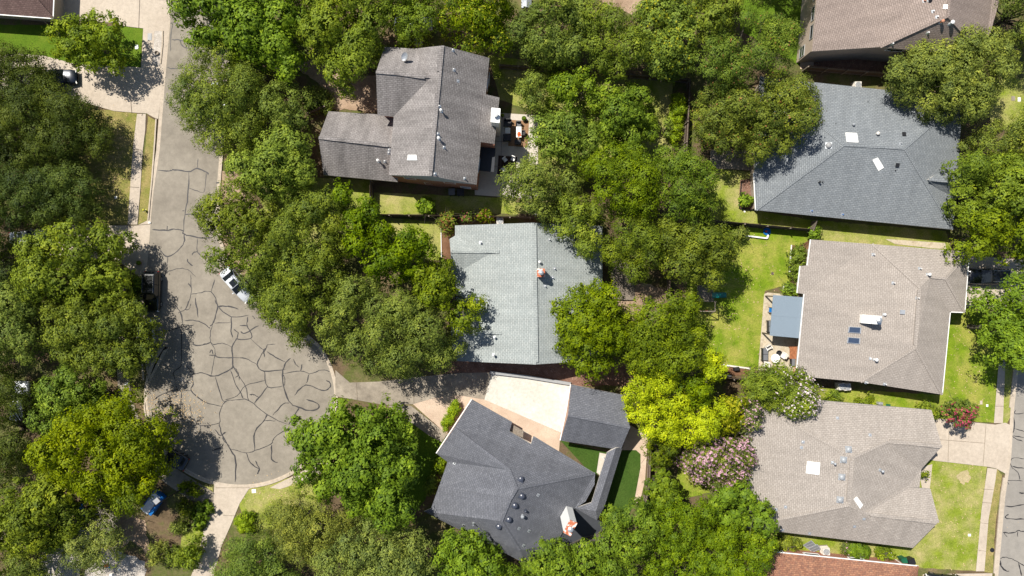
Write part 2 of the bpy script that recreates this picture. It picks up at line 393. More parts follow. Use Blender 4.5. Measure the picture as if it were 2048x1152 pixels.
lawns = [
 ('lawn_deep', [(-200, 48), (120, 50), (245, 52), (286, 57), (281, 135), (150, 128), (90, 112), (-200, 108)]),
 ('lawn_dry', [(150, 215), (228, 222), (274, 227), (266, 300), (256, 449), (120, 449), (110, 320)]),
 ('lawn_dry', [(296, 232), (312, 241), (299, 438), (277, 448), (284, 340), (291, 290)]),
 ('lawn_mixed', [(748, 385), (1000, 395), (1085, 420), (1085, 428), (745, 428)]),
 ('lawn_mixed', [(618, 355), (744, 360), (742, 432), (880, 445), (886, 520), (800, 520), (700, 480), (560, 500), (520, 400), (560, 350)]),
 ('lawn_mixed', [(975, 110), (1345, 165), (1345, 320), (1290, 340), (1200, 340), (1075, 430), (1075, 225), (1000, 200)]),
 ('lawn_mixed', [(1415, 335), (1508, 345), (1512, 420), (1620, 440), (1891, 462), (1905, 505), (1630, 482), (1620, 458), (1425, 440)]),
 ('lawn', [(1395, 450), (1622, 462), (1630, 482), (1605, 560), (1530, 582), (1516, 736), (1440, 728), (1380, 720), (1370, 600)]),
 ('lawn', [(1640, 775), (1890, 790), (1872, 840), (1640, 800)]),
 ('lawn', [(1895, 615), (1945, 618), (2000, 640), (2010, 700), (1988, 846), (1868, 836), (1880, 780)]),
 ('lawn_mixed', [(2006, 724), (2030, 724), (2020, 835), (2012, 850), (2002, 848)]),
 ('lawn_mixed', [(1840, 915), (1868, 921), (1974, 933), (1952, 1142), (1840, 1135), (1690, 1118), (1540, 1105), (1540, 1050), (1830, 1085)]),
 ('lawn_dry', [(1994, 938), (2004, 950), (1990, 1060), (1985, 1146), (1968, 1144), (1976, 1040)]),
 ('lawn', [(1355, 930), (1400, 940), (1420, 985), (1350, 1000)]),
 ('lawn_mixed', [(496, 975), (545, 965), (600, 950), (650, 990), (600, 1060), (540, 1060), (485, 1030), (478, 1010)]),
 ('lawn_mixed', [(380, 965), (425, 975), (427, 1000), (395, 995)]),
 ('lawn_mixed', [(365, 1060), (400, 1050), (410, 1070), (395, 1120), (360, 1110)]),
 ('lawn_deep', [(815, 815), (885, 880), (880, 930), (850, 1000), (800, 1060), (720, 1060), (740, 860)]),
 ('lawn_mixed', [(1980, 160), (2300, 150), (2300, 260), (1980, 260)]),
 ('lawn_deep', [(1480, -120), (1640, -120), (1618, 120), (1595, 130), (1480, 60)]),
 ('turf', [(1120, 880), (1215, 905), (1200, 950), (1180, 945)]),
 ('turf', [(1245, 900), (1272, 899), (1281, 908), (1282, 935), (1268, 1010), (1240, 1060), (1200, 1050), (1215, 960)]),
]
for i, (m, pts) in enumerate(lawns):
    sheet('turf' if m == 'turf' else 'lawn', wob(pts, 1.0 if m != 'turf' else 0.2, 9, i) if m != 'turf' else pts, M[m], 0.004+0.0012*i)
sheet('dry_ground', wob([(1190, -60), (1300, -40), (1300, 10), (1262, 30), (1245, 20), (1205, 5)], 2), M['dirt'], 0.034)
sheet('bare_dirt', wob([(560, 120), (640, 120), (700, 150), (770, 150), (770, 225), (700, 220), (640, 215), (660, 185), (600, 140)], 2, seed=3), M['dirt'], 0.034)
sheet('bare_dirt', wob([(1240, 560), (1330, 575), (1340, 640), (1280, 650), (1230, 620)], 3, seed=4), M['dirt'], 0.034)
sheet('bare_dirt', wob([(430, 340), (480, 340), (520, 480), (540, 620), (490, 560), (455, 520), (440, 420)], 3, seed=5), M['dirt'], 0.034)
sheet('bare_dirt', wob([(225, 1010), (290, 1040), (300, 1110), (260, 1080), (240, 1100), (200, 1060)], 3, seed=6), M['dirt'], 0.034)
sheet('bare_dirt', wob([(1912, 952), (1922, 943), (1936, 942), (1942, 953), (1936, 966), (1924, 968), (1918, 960)], 3.5, 4, seed=9), M['dry_patch'], 0.0345)
sheet('mulch_bed', wob([(882, 448), (912, 448), (912, 530), (882, 515)], .5), M['mulch'], 0.036)
sheet('mulch_bed', [(895, 722), (1115, 724), (1165, 745), (1165, 772), (1139, 768), (975, 746), (895, 746)], M['rocks'], 0.037)
sheet('mulch_bed', wob([(1140, 735), (1300, 720), (1300, 775), (1240, 770), (1165, 772)], 2), M['rocks'], 0.038)
sheet('rock_bed', wob([(1612, 120), (1650, 104), (1900, 104), (1900, 150), (1770, 152), (1612, 139)], 1), M['rocks'], 0.039)
sheet('gravel_strip', [(1600, 98), (1627, 104), (1627, 140), (1600, 138)], M['pebble'], 0.041)
sheet('planting_bed', wob([(1480, 360), (1512, 355), (1512, 421), (1478, 417)], .6), M['rocks'], 0.041)
sheet('planting_bed', [(1581, 490), (1602, 490), (1618, 480), (1618, 532), (1601, 536), (1600, 590), (1580, 585)], M['mulch'], 0.042)
sheet('planting_bed', wob([(1430, 728), (1498, 738), (1494, 752), (1430, 748)], 0.5), M['mulch'], 0.042)
sheet('stone_edging', [(1770, 478), (1890, 486), (1892, 498), (1868, 497), (1790, 488)], M['flag'], 0.043)
sheet('pebble_bed', wob([(826, 808), (870, 795), (917, 790), (950, 792), (975, 800), (900, 872), (893, 868)], 0.6), M['pebble'], 0.044)
sheet('pebble_bed', [(955, 797), (969, 799), (1121, 865), (1118, 902), (1065, 892), (1020, 850), (944, 805)], M['pebble'], 0.045)
sheet('pebble_bed', [(1245, 840), (1296, 872), (1290, 960), (1278, 1010), (1268, 1005), (1281, 935), (1281, 908), (1272, 900), (1235, 900)], M['pebble'], 0.046)
sheet('white_gravel', wob([(185, 1110), (215, 1095), (250, 1108), (290, 1122), (296, 1200), (150, 1200)], 3), M['white_rock'], 0.046)
sheet('white_gravel', wob([(80, 1110), (130, 1080), (160, 1050), (190, 1060), (170, 1100), (150, 1200), (60, 1200)], 3), M['white_rock'], 0.0465)

# roads
bulb = []
cx, cy = 482, 795
for a in range(-36, 217, 4):
    r = 187 if a < 90 else 187
    bulb.append((cx+r*math.cos(math.radians(a))*1.0, cy+174*math.sin(math.radians(a))))
left_edge = [(297, 760), (293, 700), (290, 620), (293, 540), (297, 507), (303, 430), (308, 380), (320, 300), (330, 170), (345, 0), (362, -220)]
right_edge = [(480, -220), (463, 0), (450, 170), (440, 300), (432, 400), (436, 480), (452, 520), (475, 550), (530, 605), (590, 655)]
road_pts = bulb+left_edge+right_edge
road = sheet('road', road_pts, M['asphalt'], 0.050)
road2 = sheet('road', [(2062, 560), (2042, 700), (2034, 760), (2027.5, 820), (2021.8, 915), (2010, 993), (1996, 1151), (1975, 1400), (2120, 1400), (2145, 1151), (2180, 760), (2200, 560), (2260, 100), (2150, -200), (2010+90, -200), (2110, 100)], M['asphalt2'], 0.050)

def strip(name, pts, w, z0, z1, mat, side=1, parent=None, closed=False):
    """a band of width w (metres) along a pixel polyline, to its left (side=1) or right"""
    q = [P(x, y, 0) for x, y in pts]; n = len(q); outv = []
    for i in range(n):
        a = q[max(0, i-1)]; b = q[min(n-1, i+1)]
        t = (b-a).normalized(); nn = Vector((-t.y, t.x, 0))*side
        outv.append((q[i], q[i]+nn*w))
    mb = MB(); vs = []; fs = []
    for a, b in outv:
        vs += [(a.x, a.y, z0), (b.x, b.y, z0), (a.x, a.y, z1), (b.x, b.y, z1)]
    for i in range(n-1):
        k = 4*i
        fs += [(k+2, k+3, k+7, k+6), (k, k+2, k+6, k+4), (k+1, k+5, k+7, k+3)]
    fs += [(0, 1, 3, 2), (4*n-4, 4*n-2, 4*n-1, 4*n-3)]
    mb.add(vs, fs)
    o = mb.build(name, mat, parent)
    if parent is None: o['kind'] = 'structure'
    return o
allpts = left_edge[::-1]+[(x, y) for x, y in bulb[::-1]]
left_poly = left_edge[::-1]+bulb[::-1]+right_edge[::-1]
strip('gutter', left_poly, 0.42, 0.02, 0.056, M['curb'], side=-1)
kerb_px = []
for i, (x, y) in enumerate(left_poly): kerb_px.append((x, y))
def offpoly(pts, wpx, side):
    out = []; n = len(pts)
    for i in range(n):
        a = pts[max(0, i-1)]; b = pts[min(n-1, i+1)]
        tx, ty = b[0]-a[0], b[1]-a[1]; L = math.hypot(tx, ty)
        out.append((pts[i][0]+side*ty/L*wpx, pts[i][1]-side*tx/L*wpx))
    return out
kp = offpoly(left_poly, 7.0, -1)
def part_of(pts, lo, hi): return [p for i, p in enumerate(pts) if lo <= i <= hi]
# raised kerb only where no driveway crosses
def yrange(pts, y0, y1, xmax=None):
    return [p for p in pts if y0 <= p[1] <= y1 and (xmax is None or p[0] < xmax)]
strip('curb', [(327.5, 62), (327, 90), (323, 128)], 0.16, 0.0, 0.15, M['curb'], side=-1)
strip('curb', [(314.5, 238), (312, 280), (306, 360), (302, 400), (298.5, 440)], 0.16, 0.0, 0.15, M['curb'], side=-1)
strip('curb', [(288, 520), (283, 600), (284, 700), (289, 760)], 0.16, 0.0, 0.15, M['curb'], side=-1)
kb = offpoly(bulb, 7.5, 1)
b1 = [p for p in kb if p[0] < 425 and p[1] > 800]
strip('curb', b1, 0.16, 0.0, 0.15, M['curb'], side=-1)
b2 = [p for p in kb if p[0] > 500 and p[1] > 800]
strip('curb', b2, 0.30, 0.0, 0.13, M['curb'], side=-1)
strip('curb', offpoly(right_edge, 7.5, 1), 0.16, 0.0, 0.15, M['curb'], side=-1)
r2 = [(2034, 760), (2027.5, 820), (2021.8, 915), (2010, 993), (1996, 1151), (1975, 1400)]
strip('gutter', [(2062, 560), (2042, 700)]+r2, 0.42, 0.02, 0.056, M['curb'], side=-1)
strip('curb', [(2054, 560), (2034, 700), (2026, 760), (2020, 815)], 0.16, 0.0, 0.14, M['curb'], side=-1)
strip('curb', [(2008, 955), (2002, 993), (1988.5, 1146)], 0.16, 0.0, 0.14, M['curb'], side=-1)

# concrete
conc = [
 ('driveway', 'concrete', [(114, -200), (360, -200), (342, 0), (336, 64), (333, 100), (328, 134), (317, 238), (310, 236), (294, 227), (275, 226), (228, 222), (150, 200), (-60, 190), (-60, 112), (40, 108), (90, 112), (150, 128), (283, 135), (287, 57), (245, 52), (228, 46), (112, 38)]),
 ('sidewalk', 'concrete', [(274.5, 228), (292, 228), (291, 260), (286, 300), (281, 380), (275, 449), (256, 449), (263, 340), (267, 290)]),
 ('driveway', 'concrete', [(100, 451), (275, 451), (299, 439), (300, 455), (293, 505), (286, 560), (235, 520), (100, 512)]),
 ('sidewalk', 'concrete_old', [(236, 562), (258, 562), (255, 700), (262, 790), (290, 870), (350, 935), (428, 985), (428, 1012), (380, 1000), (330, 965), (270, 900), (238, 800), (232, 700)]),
 ('driveway', 'concrete', [(429, 967), (455, 973), (500, 974), (520, 969), (498, 978), (480, 1006), (462, 1050), (444, 1090), (425, 1160), (380, 1260), (340, 1260), (395, 1120), (408, 1060), (427, 1010)]),
 ('sidewalk', 'concrete', [(600, 945), (640, 925), (668, 890), (672, 905), (650, 940), (615, 960), (560, 978), (540, 975)]),
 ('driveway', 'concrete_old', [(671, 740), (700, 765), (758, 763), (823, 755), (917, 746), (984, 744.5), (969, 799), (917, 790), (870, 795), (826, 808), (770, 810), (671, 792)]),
 ('driveway', 'concrete_new', [(984, 744.5), (1000, 747), (1139, 768), (1146, 770), (1124, 866), (969, 799)]),
 ('walkway', 'concrete_old', [(775, 811), (822, 811), (894, 868), (884, 884), (860, 872)]),
 ('pavement_pad', 'patio', [(1018, 845), (1056, 866), (1070, 880), (1063, 892), (1015, 868)]),
 ('walkway', 'patio', [(1199, 905), (1214, 908), (1202, 952), (1193, 945)]),
 ('patio', 'patio', [(940, 222), (1076, 231), (1076, 430), (1068, 430), (1068, 398), (950, 390)]),
 ('driveway', 'concrete', [(1860, 835), (1868, 836), (1990, 849), (2010, 845), (2020, 850), (2012, 948), (1992, 937), (1974, 933), (1868, 921), (1840, 916)]),
 ('sidewalk', 'concrete', [(1997, 718), (2010, 718), (2005, 846), (1987, 846)]),
 ('sidewalk', 'concrete', [(2030, 560), (2044, 560), (2010, 718), (1997, 718)]),
 ('sidewalk', 'concrete', [(1974, 935), (1993, 938), (1990, 960), (1976, 1040), (1968, 1142), (1951, 1142), (1962, 1020)]),
 ('walkway', 'concrete', [(1836, 935), (1864, 928), (1858, 985), (1845, 985)]),
 ('driveway', 'concrete', [(1845, 1148), (1984, 1146), (1970, 1300), (1820, 1300)]),
 ('driveway', 'concrete', [(1880, 505), (2048, 520), (2048, 620), (1880, 612)]),
 ('deck_slab', 'concrete_old', [(1420, 300), (1512, 300), (1512, 342), (1420, 336)]),
]
for i, (nm, m, pts) in enumerate(conc):
    sheet(nm, pts, M[m], 0.058+0.0013*i)
sheet('white_gravel', [(309.5, 62), (326, 63), (321, 132), (306.5, 128)], M['white_rock'], 0.092)
# expansion joints of the driveways, cut as dark grooves
joints = [[(338, 0), (282, -2)], [(282, -60), (278, 56)], [(286, 226), (284, 232)], [(264, 225), (262, 200)], [(283, 300), (266, 299)], [(279, 375), (261, 374)],
          [(826, 756), (828, 806)], [(713, 765), (715, 800)],
          [(1898, 839), (1895, 923)], [(1971, 848), (1965, 932)], [(1868, 878), (1968, 886)], [(1988, 812), (2007, 812)], [(2001, 775), (2008, 775)],
          [(1966, 978), (1986, 979)], [(1963, 1004), (1983, 1006)], [(1960, 1045), (1976, 1047)], [(1956, 1100), (1971, 1102)],
          [(447, 1030), (470, 1031)], [(432, 975), (500, 975)], [(950, 280), (1076, 288)], [(948, 330), (1076, 340)], [(1005, 225), (1000, 390)], [(300, 448), (258, 452)]]
jb = MB()
for i, (a, b) in enumerate(joints):
    jb.bar(P(*a)+Vector((0, 0, 0.094+0.0004*i)), P(*b)+Vector((0, 0, 0.094+0.0004*i)), 0.045, 0.002)
jo = jb.build('expansion_joints', M['joint']); jo['kind'] = 'structure'

# crack sealant on the roads
def tile(ox, oy, s, L): return [[(ox+x/s, oy+y/s) for x, y in pl] for pl in L]
CR = tile(280, 300, 3.6, [[(130,148),(215,152),(250,142),(350,158),(410,135),(480,160),(495,175)],[(415,135),(422,60)],[(355,158),(345,340),(325,470),(312,600)],[(480,160),(465,300),(400,290),(352,275)],[(325,462),(390,463)],[(90,575),(200,577),(260,570),(310,580),(318,605),(420,630),(530,632)],[(318,605),(322,650),(290,710),(200,768),(145,717)],[(200,768),(193,870),(175,910)],[(193,878),(290,852),(350,865),(405,912)],[(345,785),(345,805),(380,835)],[(415,635),(418,735),(475,778)],[(378,755),(390,738),(418,735)],[(130,845),(190,878)],[(365,895),(370,960),(368,1040),(330,1150)],[(350,960),(368,990)],[(370,1040),(420,1030),(515,1020),(560,1120),(560,1152)],[(515,1020),(540,935)],[(400,1060),(400,1110),(415,1150)],[(560,1128),(640,1125),(710,1145)],[(545,238),(590,235)],[(197,545),(197,577)],[(305,437),(325,437)]])
CR += tile(0, 0, 3.84, [[(1310,180),(1330,178),(1380,187)],[(1328,182),(1312,300),(1310,395)],[(1318,305),(1380,308),(1440,320)],[(1382,312),(1400,350),(1450,375),(1510,378)],[(1283,518),(1330,528),(1425,525)],[(1318,700),(1330,685),(1380,700)],[(1262,780),(1330,798)]])
CR += tile(280, 600, 3.031, [[(265,155),(252,170),(252,400)],[(90,190),(150,190),(252,165),(330,150)],[(215,30),(250,80),(262,150)],[(270,125),(340,125),(400,150),(425,175)],[(425,155),(440,150),(455,110),(470,38),(455,0)],[(340,0),(355,105)],[(300,0),(275,55),(230,80)],[(310,20),(300,55),(275,60)],[(470,38),(520,35),(595,55)],[(470,38),(555,100),(660,95)],[(555,100),(553,190),(562,225)],[(455,140),(555,135)],[(440,150),(428,200),(430,255),(455,300),(452,360),(430,455)],[(430,255),(380,272),(330,272),(322,255)],[(430,255),(450,270),(500,262),(557,285)],[(590,230),(560,285),(563,380),(548,420),(450,462),(380,440),(320,450)],[(420,335),(460,335),(470,345),(560,350),(640,355),(710,390)],[(655,100),(650,155),(675,200),(672,235),(595,235),(595,200),(570,175)],[(610,190),(640,200),(720,155)],[(605,155),(650,157)],[(672,235),(750,300),(775,270),(820,270)],[(750,300),(755,345)],[(750,310),(712,390),(755,430),(880,420)],[(770,310),(820,345),(885,375)],[(915,350),(885,380),(865,440),(870,510),(905,615),(960,650),(1050,670),(1085,635),(1010,600)],[(865,445),(975,432),(1030,445),(1105,422),(1150,435)],[(985,385),(975,432)],[(930,360),(940,385),(965,408)],[(1025,450),(1010,505)],[(935,578),(985,525),(1030,517),(1100,545),(1140,540),(1158,510),(1130,485)],[(755,430),(775,525),(865,520)],[(760,485),(640,520),(590,580),(515,605)],[(560,385),(600,460),(640,520),(660,605),(700,630)],[(548,425),(580,510),(610,560),(625,595)],[(320,450),(322,510),(312,548),(390,615),(500,645)],[(285,400),(315,440)],[(312,548),(230,545),(220,480)],[(230,540),(140,570),(70,610)],[(255,548),(245,700)],[(165,575),(185,590),(185,715)],[(300,628),(320,700),(365,760),(480,745),(483,690),(515,620),(580,605),(660,607),(770,695),(900,755)],[(455,465),(500,600),(520,615)],[(775,525),(695,625)],[(320,700),(245,725)],[(370,760),(370,790)],[(480,745),(500,820),(545,900),(580,965),(578,1105)],[(455,785),(485,820),(500,815),(520,800)],[(545,900),(640,925),(700,912),(795,872),(815,835),(900,775)],[(770,695),(755,730),(697,795),(697,910)],[(755,730),(825,732)],[(900,755),(935,700),(965,655)],[(905,625),(870,630),(805,700)],[(645,925),(670,985),(725,1025)],[(702,975),(725,1025),(710,1055)],[(800,875),(800,965),(835,985)],[(505,870),(490,895),(440,912)],[(900,765),(910,795)],[(665,575),(690,572),(720,590)],[(600,455),(580,470)],[(680,95),(700,115)],[(252,400),(205,440),(215,480)],[(870,450),(880,485),(872,520)],[(560,400),(590,430),(605,480)],[(425,320),(435,300),(445,330)],[(745,325),(770,285)],[(500,830),(515,860),(545,885)]])
CR += tile(1480, 820, 3.47, [[(1910,0),(1905,25),(1971,20)],[(1900,50),(1900,130),(1890,185),(1960,215)],[(1905,130),(1971,150)],[(1895,180),(1971,190)],[(1971,338),(1885,335),(1880,390),(1925,430),(1940,485)],[(1885,390),(1971,405)],[(1865,520),(1858,490),(1960,492)],[(1840,665),(1900,668),(1971,655)],[(1971,758),(1850,750),(1845,735),(1860,725)],[(1820,850),(1900,850),(1925,835),(1971,845)],[(1825,850),(1855,882)],[(1925,835),(1925,880)],[(1800,1060),(1830,1110),(1870,1115)],[(1805,1035),(1830,1020),(1900,1040),(1971,1085)],[(1805,1040),(1810,1080),(1850,1120)],[(1930,1060),(1950,1152)],[(1935,575),(1971,575)]])
def catmull(pts, k=4):
    q = [pts[0]]+list(pts)+[pts[-1]]; out = []
    for i in range(1, len(q)-2):
        p0, p1, p2, p3 = [np.array(a, float) for a in q[i-1:i+3]]
        for j in range(k):
            t = j/k
            out.append(tuple(0.5*((2*p1)+(-p0+p2)*t+(2*p0-5*p1+4*p2-p3)*t*t+(-p0+3*p1-3*p2+p3)*t**3)))
    out.append(tuple(pts[-1])); return out
rnd = random.Random(7)
def ribbons(lines, base):
    vs = []; fs = []
    for i, pl in enumerate(lines):
        c = [P(x+rnd.uniform(-.8, .8), y+rnd.uniform(-.8, .8)) for x, y in catmull(pl)]
        n = len(c); wd = rnd.uniform(0.034, 0.07); b = len(vs); z = base+0.0002*i
        for j in range(n):
            t = (c[min(n-1, j+1)]-c[max(0, j-1)]).normalized(); nn = Vector((-t.y, t.x, 0))
            wj = wd*(0.35 if j in (0, n-1) else rnd.uniform(0.6, 1.45))
            vs += [(c[j].x+nn.x*wj, c[j].y+nn.y*wj, z), (c[j].x-nn.x*wj, c[j].y-nn.y*wj, z)]
        for j in range(n-1): fs.append((b+2*j, b+2*j+1, b+2*j+3, b+2*j+2))
    me = bpy.data.meshes.new('crack_sealant'); me.from_pydata(vs, [], fs)
    bm = bmesh.new(); bm.from_mesh(me)
    for f in bm.faces:
        if f.normal.z < 0: f.normal_flip()
    bm.to_mesh(me); bm.free(); return me
link('crack_sealant', ribbons([c for c in CR if c[0][0] < 1500], 0.054), [M['tar']], road)
link('crack_sealant', ribbons([c for c in CR if c[0][0] > 1500], 0.054), [M['tar']], road2)
# fallen leaves by the kerb of the bulb
def scatter_leaves(name, cpx, spread, n, mat, z, label=None):
    rn = np.random.default_rng(5); c = P(*cpx)
    p = np.stack([c.x+rn.normal(0, spread[0], n), c.y+rn.normal(0, spread[1], n), np.full(n, z)+rn.uniform(0, .02, n)], 1)
    a = rn.uniform(0, 6.28, n); s = rn.uniform(0.045, 0.10, n)
    dx = np.stack([np.cos(a)*s, np.sin(a)*s, rn.uniform(-.01, .01, n)], 1); dy = np.stack([-np.sin(a)*s*.6, np.cos(a)*s*.6, rn.uniform(-.01, .01, n)], 1)
    v = np.stack([p-dx, p-dy, p+dx, p+dy], 1).reshape(-1, 3)
    me = bpy.data.meshes.new(name); me.from_pydata(v.tolist(), [], np.arange(4*n).reshape(-1, 4).tolist())
    o = link(name, me, [mat]); o['kind'] = 'stuff'; return o
M['litter'] = flat('dry_leaf_litter', (0.50, 0.36, 0.20), 0.9, var=0.3, scale=8)
lf = scatter_leaves('leaf_litter', (342, 828), (2.0, 1.6), 850, M['litter'], 0.085)
for cx_, cy_, sx, sy, nn_, lab in ((1480, 600, 3.5, 5.0, 260, 'scattered dry leaf bits on the long back lawn'), (1925, 1010, 2.5, 5.5, 200, 'scattered dry leaf bits on the front lawn at the lower right'), (235, 330, 1.3, 4.5, 260, 'dry leaves on the brown lawn by the left sidewalk'), (560, 985, 2.5, 1.2, 160, 'dry leaves on the small lawn south of the turning circle'), (1950, 740, 2.0, 4.0, 160, 'dry leaf bits on the east front lawn')):
    tag(scatter_leaves('leaf_litter', (cx_, cy_), (sx, sy), nn_, M['litter'], 0.045), lab, 'leaf litter')
tag(lf, 'dry tan leaves strewn on the asphalt at the west edge of the turning circle', 'leaf litter')

# ------------------------------------------------------------------ houses
ROOFS = []
def uv_slope(me, rot=False):
    uvl = me.uv_layers.new(name='UVMap'); vc = [v.co.copy() for v in me.vertices]
    for p in me.polygons:
        nrm = p.normal
        u = Vector((0, 0, 1)).cross(nrm)
        if u.length < 0.02: u = Vector((1, 0, 0))
        u.normalize(); v = nrm.cross(u)
        for li in p.loop_indices:
            c = vc[me.loops[li].vertex_index]
            uvl.data[li].uv = (c.dot(u), c.dot(v))
def loop_of(Fs):
    cnt = {}
    for f in Fs:
        for i in range(len(f)):
            a, b = f[i], f[(i+1) % len(f)]; cnt[(a, b)] = 1
    bd = {a: b for (a, b) in cnt if (b, a) not in cnt}
    s = next(iter(bd)); out = [s]; c = bd[s]
    while c != s and len(out) < 200:
        out.append(c); c = bd[c]
    return out
def ccw(keys, V):
    a = 0
    for i in range(len(keys)):
        p, q = V[keys[i]], V[keys[(i+1) % len(keys)]]; a += p.x*q.y-q.x*p.y
    return keys if a > 0 else keys[::-1]
def inset(pts, d):
    n = len(pts); out = []
    for i in range(n):
        a, b, c = pts[i-1], pts[i], pts[(i+1) % n]
        t1 = Vector((b.x-a.x, b.y-a.y)).normalized(); t2 = Vector((c.x-b.x, c.y-b.y)).normalized()
        n1 = Vector((-t1.y, t1.x)); n2 = Vector((-t2.y, t2.x)); k = n1+n2
        den = max(0.35, 1+n1.dot(n2)); out.append(Vector((b.x+k.x*d/den, b.y+k.y*d/den, 0)))
    return out
def roof(root, Vp, Fs, zb, mats, wall=None, caps=(), wallbase=0.0, over=0.45, capmat=None, walls=True, name='roof', gutters=()):
    """Vp: name -> (px, py, height); Fs: space separated faces; mats = (shingle, fascia, gable)"""
    V = {k: P(*v) for k, v in Vp.items()}
    Fs = [ccw(f.split(), V) for f in Fs]
    lp = loop_of(Fs); lp = ccw(lp, V)
    keys = list(V); idx = {k: i for i, k in enumerate(keys)}; of = offs(root)
    vs = [V[k]-of for k in keys]+[Vector((V[k].x, V[k].y, zb))-of for k in lp]
    fs = [[idx[k] for k in f] for f in Fs]; mi = [0]*len(fs); nk = len(keys)
    for i in range(len(lp)):
        a, b = lp[i], lp[(i+1) % len(lp)]
        fs.append([nk+i, nk+(i+1) % len(lp), idx[b], idx[a]])
        mi.append(2 if max(V[a].z, V[b].z) > zb+0.8 else 1)
    fs.append([nk+i for i in range(len(lp))][::-1]); mi.append(1)
    me = bpy.data.meshes.new(name); me.from_pydata([tuple(v) for v in vs], [], fs)
    me.polygons.foreach_set('material_index', mi); me.update(); uv_slope(me)
    ro = link(name, me, mats, root)
    ROOFS.append((root, [V[k] for k in keys], [[idx[k] for k in f] for f in Fs]))
    if caps:
        mb = MB()
        for c in caps:
            a, b = c.split(); pa, pb = V[a], V[b]
            mb.bar(pa+Vector((0, 0, .015)), pb+Vector((0, 0, .015)), 0.30, 0.05)
        co = mb.build('ridge_cap', capmat or mats[0], ro); uv_slope(co.data)
    if walls:
        fp = inset([V[k] for k in lp], over)
        mb = MB(); mb.prism([(p.x, p.y) for p in fp], wallbase, zb+0.02)
        wo = mb.build('wall', wall, root); uv_slope(wo.data)
    for gt in gutters:
        gs = gt.split(); mb = MB()
        for i in range(len(gs)-1):
            a = V[gs[i]].copy(); b = V[gs[i+1]].copy(); t = (b-a).normalized(); nn = Vector((t.y, -t.x, 0))
            cc = sum((V[k] for k in lp), Vector())/len(lp)
            if (cc-a).dot(nn) > 0: nn = -nn
            mb.bar(a+nn*0.055-Vector((0, 0, .06)), b+nn*0.055-Vector((0, 0, .06)), 0.10, 0.11)
        mb.build('gutter', M['white'], root)
    return ro, V
def house(label, px, py, name='house'):
    r = empty(name, P(px, py, 0)); tag(r, label, 'house', 'houses of the neighbourhood'); return r

# A : two-storey house
A = house('two-storey red brick house with brown-grey shingle roof, satellite dish and attached garage wing', 870, 260)
mA = [M['roofA'], M['offwhite'], M['siding']]
roof(A, dict(nw=(831, 97, 5.5), rn=(886, 91, 8.7), ne=(979, 116, 5.5), se=(953, 369, 5.5), rs=(861, 352, 8.7), sw=(777.5, 350, 5.5), w1=(787.5, 233, 5.5)),
     ['rn ne se rs', 'rn rs sw w1 nw'], 5.3, mA, M['brick_red'], ['rn rs'], over=0.12)
roof(A, dict(a=(966, 187.5, 5.72), b=(999, 195, 4.7), c=(989, 288, 4.7), d=(956, 283, 5.72)), ['a b c d'], 4.5, (M['roofA'], M['offwhite'], M['brick_red']), M['brick_red'])
roof(A, dict(n=(769, 94, 5.5), w=(752, 144, 8.05), s=(755, 230, 5.5), s2=(800, 234, 5.5), e=(878, 155, 8.05), n2=(834, 97.5, 5.5)),
     ['n w e n2', 'w s s2 e'], 5.305, mA, M['brick_red'], ['w e'], over=0.4)
roof(A, dict(n=(657, 222.5, 2.9), w=(637.5, 275.6, 5.2), s=(647, 350, 2.9), s2=(795, 364, 2.9), e=(790, 292, 5.2), n2=(795, 231, 2.9)),
     ['n w e n2', 'w s s2 e'], 2.7, mA, M['brick_red'], ['w e'], over=0.35)
mb = MB(); mb.prism([tuple(P(x, y, 3.0)[:2]) for x, y in ((961, 293), (991, 296), (988, 344), (958, 341))], 2.85, 3.0)
mb.build('patio_canopy', M['canopy_black'], A)
mb = MB(); mb.prism([tuple(P(x, y, 2.8)[:2]) for x, y in ((960, 284), (989, 288), (990, 297), (961, 294))], 0.0, 4.65); o = mb.build('wall', M['brick_red'], A); uv_slope(o.data)
# B : light grey gable house
B = house('single-storey house with light grey-green gable roof and small rusty-topped chimney beside the turning circle', 1060, 590)
mB = [M['roofB'], M['trimdark'], M['brick_tan']]
roof(B, dict(nw=(910, 451, 2.7), rn=(1066, 445.5, 5.3), ne=(1205, 452, 2.7), se=(1205, 720, 2.7), rs=(1070, 729, 5.3), sw=(913, 722, 2.7)),
     ['nw rn rs sw', 'rn ne se rs'], 2.5, mB, M['brick_tan'], ['rn rs'])
roof(B, dict(a=(899, 478, 2.7), r=(901, 503, 3.9), b=(903, 548, 2.7), b2=(915, 548, 2.7), r2=(1000, 504, 4.0), a2=(912, 470, 2.7)),
     ['a r r2 a2', 'r b b2 r2'], 2.505, mB, M['brick_tan'], ['r r2'])
roof(B, dict(a=(903, 645, 2.7), r=(902, 663, 3.9), b=(906, 704, 2.7), b2=(920, 706, 2.7), r2=(1005, 666, 4.0), a2=(918, 640, 2.7)),
     ['a r r2 a2', 'r b b2 r2'], 2.51, mB, M['brick_tan'], ['r r2'])
